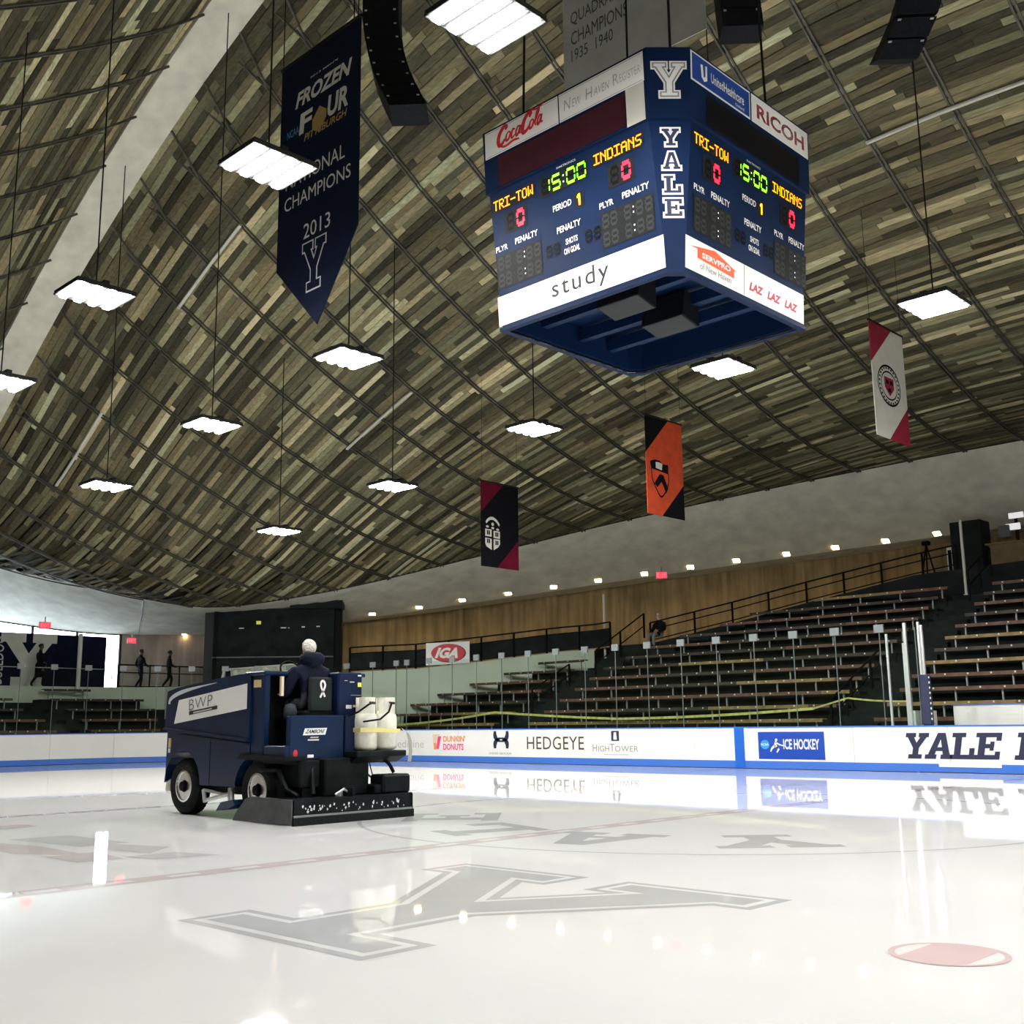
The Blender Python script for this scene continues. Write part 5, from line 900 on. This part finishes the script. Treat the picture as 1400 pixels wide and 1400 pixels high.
for x in (-6.12, -4.22): wheel(x, -4.10, -1); wheel(x, -2.76, 1)
# wash arm between the wheels
for a_, b_, r in (((-5.50, -4.25, .36), (-4.85, -4.22, .30), .022), ((-5.40, -4.28, .22), (-4.85, -4.24, .33), .026), ((-5.50, -4.25, .36), (-5.40, -4.28, .2), .03), ((-4.85, -4.22, .40), (-4.80, -4.24, .20), .045)): MB().tube([a_, b_], r, 7).build('brush_arm', m_alu, zam)
mb = MB(); mb.prism([(-5.02, .10), (-4.9, .22), (-4.62, .26), (-4.55, .20), (-4.7, .14)], lambda a, b: (a, -4.34, b), lambda a, b: (a, -4.10, b)); mb.build('brush_guard', m_zblue, zam); B('chassis_rail', m_black, zam, -6.5, -3.5, -4.0, -3.85, .30, .42); B('chassis_rail', m_black, zam, -6.5, -3.5, -3.0, -2.85, .30, .42); B('axle', m_black, zam, -6.17, -6.07, -4.0, -2.85, .34, .44); B('axle', m_black, zam, -4.27, -4.17, -4.0, -2.85, .34, .44)
mb = MB(); mb.lathe([(.05, 0), (.06, .02), (.06, .16), (.05, .18)], (-6.62, -4.15, .30), n=12); mb.build('nozzle', m_tank, zam)
# ================================================================== PEOPLE
PEOPLE = []
def person(label, J, E, mats, hair, hairM, root_i=0):
    me = bpy.data.meshes.new('body'); me.from_pydata([j[0] for j in J], E, []); o = bpy.data.objects.new('person', me); COL.objects.link(o)
    md = o.modifiers.new('skin', 'SKIN'); md.branch_smoothing = .6; md.use_smooth_shade = True; sv = me.skin_vertices[0].data
    for i, j in enumerate(J): r = j[1]; sv[i].radius = r if hasattr(r, '__len__') else (r, r); sv[i].use_root = (i == root_i)
    s2 = o.modifiers.new('sub', 'SUBSURF'); s2.levels = 2; s2.render_levels = 2; PEOPLE.append((o, J, mats, hair, hairM, label)); return o
def figure(base, yaw, pose, s=1.):   # joint list in a local frame (x right, y forward), turned by yaw
    c, s_ = math.cos(yaw), math.sin(yaw); T = lambda p: (base[0]+s*(p[0]*c-p[1]*s_), base[1]+s*(p[0]*s_+p[1]*c), base[2]+s*p[2]); return [(T(p), tuple(q*s for q in r) if hasattr(r, '__len__') else r*s, k) for p, r, k in pose]
# joint kinds: 0 jacket, 1 trousers, 2 skin, 3 shoes
STAND = [((0, 0, .95), (.15, .11), 1), ((0, 0, 1.18), (.15, .11), 0), ((0, .0, 1.40), (.19, .12), 0), ((0, .0, 1.50), (.075, .07), 0), ((0, .02, 1.58), (.085, .09), 2), ((0, .03, 1.68), (.088, .105), 2), ((0, .02, 1.75), (.06, .07), 2),
 ((-.20, 0, 1.40), .075, 0), ((-.27, -.05, 1.14), .058, 0), ((-.25, .10, .93), .045, 0), ((-.24, .15, .86), .035, 2), ((.20, 0, 1.40), .075, 0), ((.27, .04, 1.14), .058, 0), ((.22, .24, 1.02), .045, 0), ((.20, .30, 1.0), .035, 2),
 ((-.10, 0, .88), .10, 1), ((-.11, .16, .50), .072, 1), ((-.11, .10, .10), .05, 1), ((-.11, .26, .05), .04, 3), ((.10, 0, .88), .10, 1), ((.11, -.02, .50), .072, 1), ((.11, -.28, .14), .05, 1), ((.11, -.20, .04), .04, 3)]
SE = [(0, 1), (1, 2), (2, 3), (3, 4), (4, 5), (5, 6), (2, 7), (7, 8), (8, 9), (9, 10), (2, 11), (11, 12), (12, 13), (13, 14), (0, 15), (15, 16), (16, 17), (17, 18), (0, 19), (19, 20), (20, 21), (21, 22)]
SIT = [((0, 0, .10), (.17, .13), 1), ((0, -.02, .32), (.17, .13), 0), ((0, .0, .54), (.22, .15), 0), ((0, .03, .645), (.10, .10), 0), ((0, .05, .71), (.078, .085), 2), ((0, .07, .80), (.085, .10), 2), ((0, .06, .87), (.06, .07), 2),
 ((-.23, .02, .53), .092, 0), ((-.31, .08, .28), .075, 0), ((-.26, .34, .22), .052, 0), ((-.25, .42, .23), .036, 2), ((.23, .02, .53), .092, 0), ((.31, .08, .28), .075, 0), ((.22, .34, .24), .052, 0), ((.20, .42, .26), .036, 2),
 ((-.11, .05, .10), .11, 1), ((-.14, .46, .12), .078, 1), ((-.14, .50, -.30), .055, 1), ((-.14, .62, -.34), .042, 3), ((.11, .05, .10), .11, 1), ((.14, .46, .12), .078, 1), ((.14, .50, -.30), .055, 1), ((.14, .62, -.34), .042, 3)]
def hands(J, E):   # five fingers on each hand
    J, E = list(J), list(E)
    for h, sd in ((10, -1), (14, 1)):
        p = np.array(J[h][0]); e = np.array(J[h-1][0]); d = (p-e)/np.linalg.norm(p-e); w_ = np.cross(d, [0, 0, 1]); w_ = w_/(np.linalg.norm(w_)+1e-9)
        for i, (o_, l) in enumerate(((-.03, .065), (-.01, .08), (.01, .078), (.03, .06))):
            a = len(J); J += [(tuple(p+w_*o_+d*.045), .010, 2), (tuple(p+w_*o_+d*(.045+l*.5)), .009, 2), (tuple(p+w_*o_+d*(.045+l*.8)-np.array([0, 0, l*.4])), .008, 2)]; E += [(h, a), (a, a+1), (a+1, a+2)]
        a = len(J); J += [(tuple(p-w_*.05*sd+d*.02), .011, 2), (tuple(p-w_*.06*sd+d*.06), .009, 2)]; E += [(h, a), (a, a+1)]
    return J, E
def nose(J, E, fwd): J, E = list(J), list(E); p = np.array(J[5][0]); a = len(J); J.append((tuple(p+np.array(fwd)*.115-np.array([0, 0, .015])), .018, 2)); E.append((5, a)); return J, E
DRV = [((p_[0], p_[1]*(.60 if i_ >= 15 else .66 if i_ in (9, 10, 13, 14) else 1), p_[2]), r_, k_) for i_, (p_, r_, k_) in enumerate(SIT)]
J = figure((-3.98, -3.56, 1.40), pi/2, DRV, 1.08); J, E_ = hands(J, SE); J, E_ = nose(J, E_, (-1, 0, 0))
person('white-haired driver in a navy hooded jacket seated on the ice resurfacer, seen from behind', J, E_, (m_jkt, m_jean, m_skin, m_black), (.092, .112, .115), m_hair)
for base, yaw, label, s in (((-37.6, 11.35, 2.93), .12, 'left-hand of two dark silhouetted people walking along the end concourse', .98), ((-37.6, 12.74, 2.95), -.35, 'right-hand of two dark silhouetted people walking along the end concourse', .97), ((-36.6, 6.45, 2.92), -.9, 'dark figure standing in front of the big Y banner', .97)):
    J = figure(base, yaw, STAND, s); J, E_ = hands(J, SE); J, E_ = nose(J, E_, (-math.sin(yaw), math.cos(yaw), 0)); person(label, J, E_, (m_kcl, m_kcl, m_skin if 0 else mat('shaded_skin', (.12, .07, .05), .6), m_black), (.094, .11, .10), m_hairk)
J = figure((-16.15, 20.95, 4.33), pi*.95, SIT, 1.0); J, E_ = hands(J, SE); J, E_ = nose(J, E_, (0, -1, 0)); person('spectator in a black jacket and pale trousers sitting alone high in the middle stand', J, E_, (m_kcl, m_ltr, m_skin, m_black), (.092, .108, .10), m_gink)
bpy.context.view_layer.update(); dg = bpy.context.evaluated_depsgraph_get()
for o, J, mats, hair, hairM, label in PEOPLE:
    me = bpy.data.meshes.new_from_object(o.evaluated_get(dg)); old = o.data; o.modifiers.clear()
    base = np.array(J[0][0]); base[2] = min(j[0][2] for j in J); nv = len(me.vertices); v = np.zeros(nv*3); me.vertices.foreach_get('co', v); v = v.reshape(-1, 3); me.vertices.foreach_set('co', (v-base).ravel())
    me.materials.clear()
    for M in mats: me.materials.append(M)
    jp = np.array([j[0] for j in J]); jk = [j[2] for j in J]
    for p in me.polygons: c = v[list(p.vertices)].mean(0); p.material_index = jk[int(np.argmin(((jp-c)**2).sum(1)))]; p.use_smooth = True
    o.data = me; o.location = base; me.update(); bpy.data.meshes.remove(old); tag(o, label, 'person')
    h = np.array(J[5][0]); nz = np.array(J[-1][0])-h; nz[2] = 0; nz /= np.linalg.norm(nz)   # facing
    mb = MB(); n, L_ = 16, 9; V = []
    for i in range(L_):
        for k in range(n):
            ph = pi*.68*i/(L_-1); th = 2*pi*k/n; d = np.array([math.sin(ph)*math.cos(th), math.sin(ph)*math.sin(th), math.cos(ph)]); f_ = d@nz
            if f_ > .25: d = d*(.80 if ph > pi*.38 else 1.0)
            V.append(h+np.array([0, 0, .03])-nz*.012+d*np.array(hair)*(1+.03*math.sin(5*th+3*ph)))
    mb.add(V, [(i*n+k, i*n+(k+1) % n, (i+1)*n+(k+1) % n, (i+1)*n+k) for i in range(L_-1) for k in range(n)]+[tuple(range(n))]); mb.build('hair', hairM, o, True)
    if 'hooded' in label:
        mb = MB(); c = np.array(J[3][0])-nz*.05+np.array([0, 0, .035]); mb.lathe([(.09, -.11), (.155, -.06), (.175, 0.), (.155, .06), (.11, .085), (.09, .06)], tuple(c), n=18); mb.build('hood', m_jkt, o, True)
        mb = MB(); c = np.array([-4.02, -3.86, 1.42]); mb.lathe([(.0, -.1), (.08, -.08), (.1, 0), (.07, .09), (.0, .11)], tuple(c), n=10); tag(mb.build('knee_patch', m_jean, o, True), 'folded coat hem')
print('objects', len(bpy.data.objects))
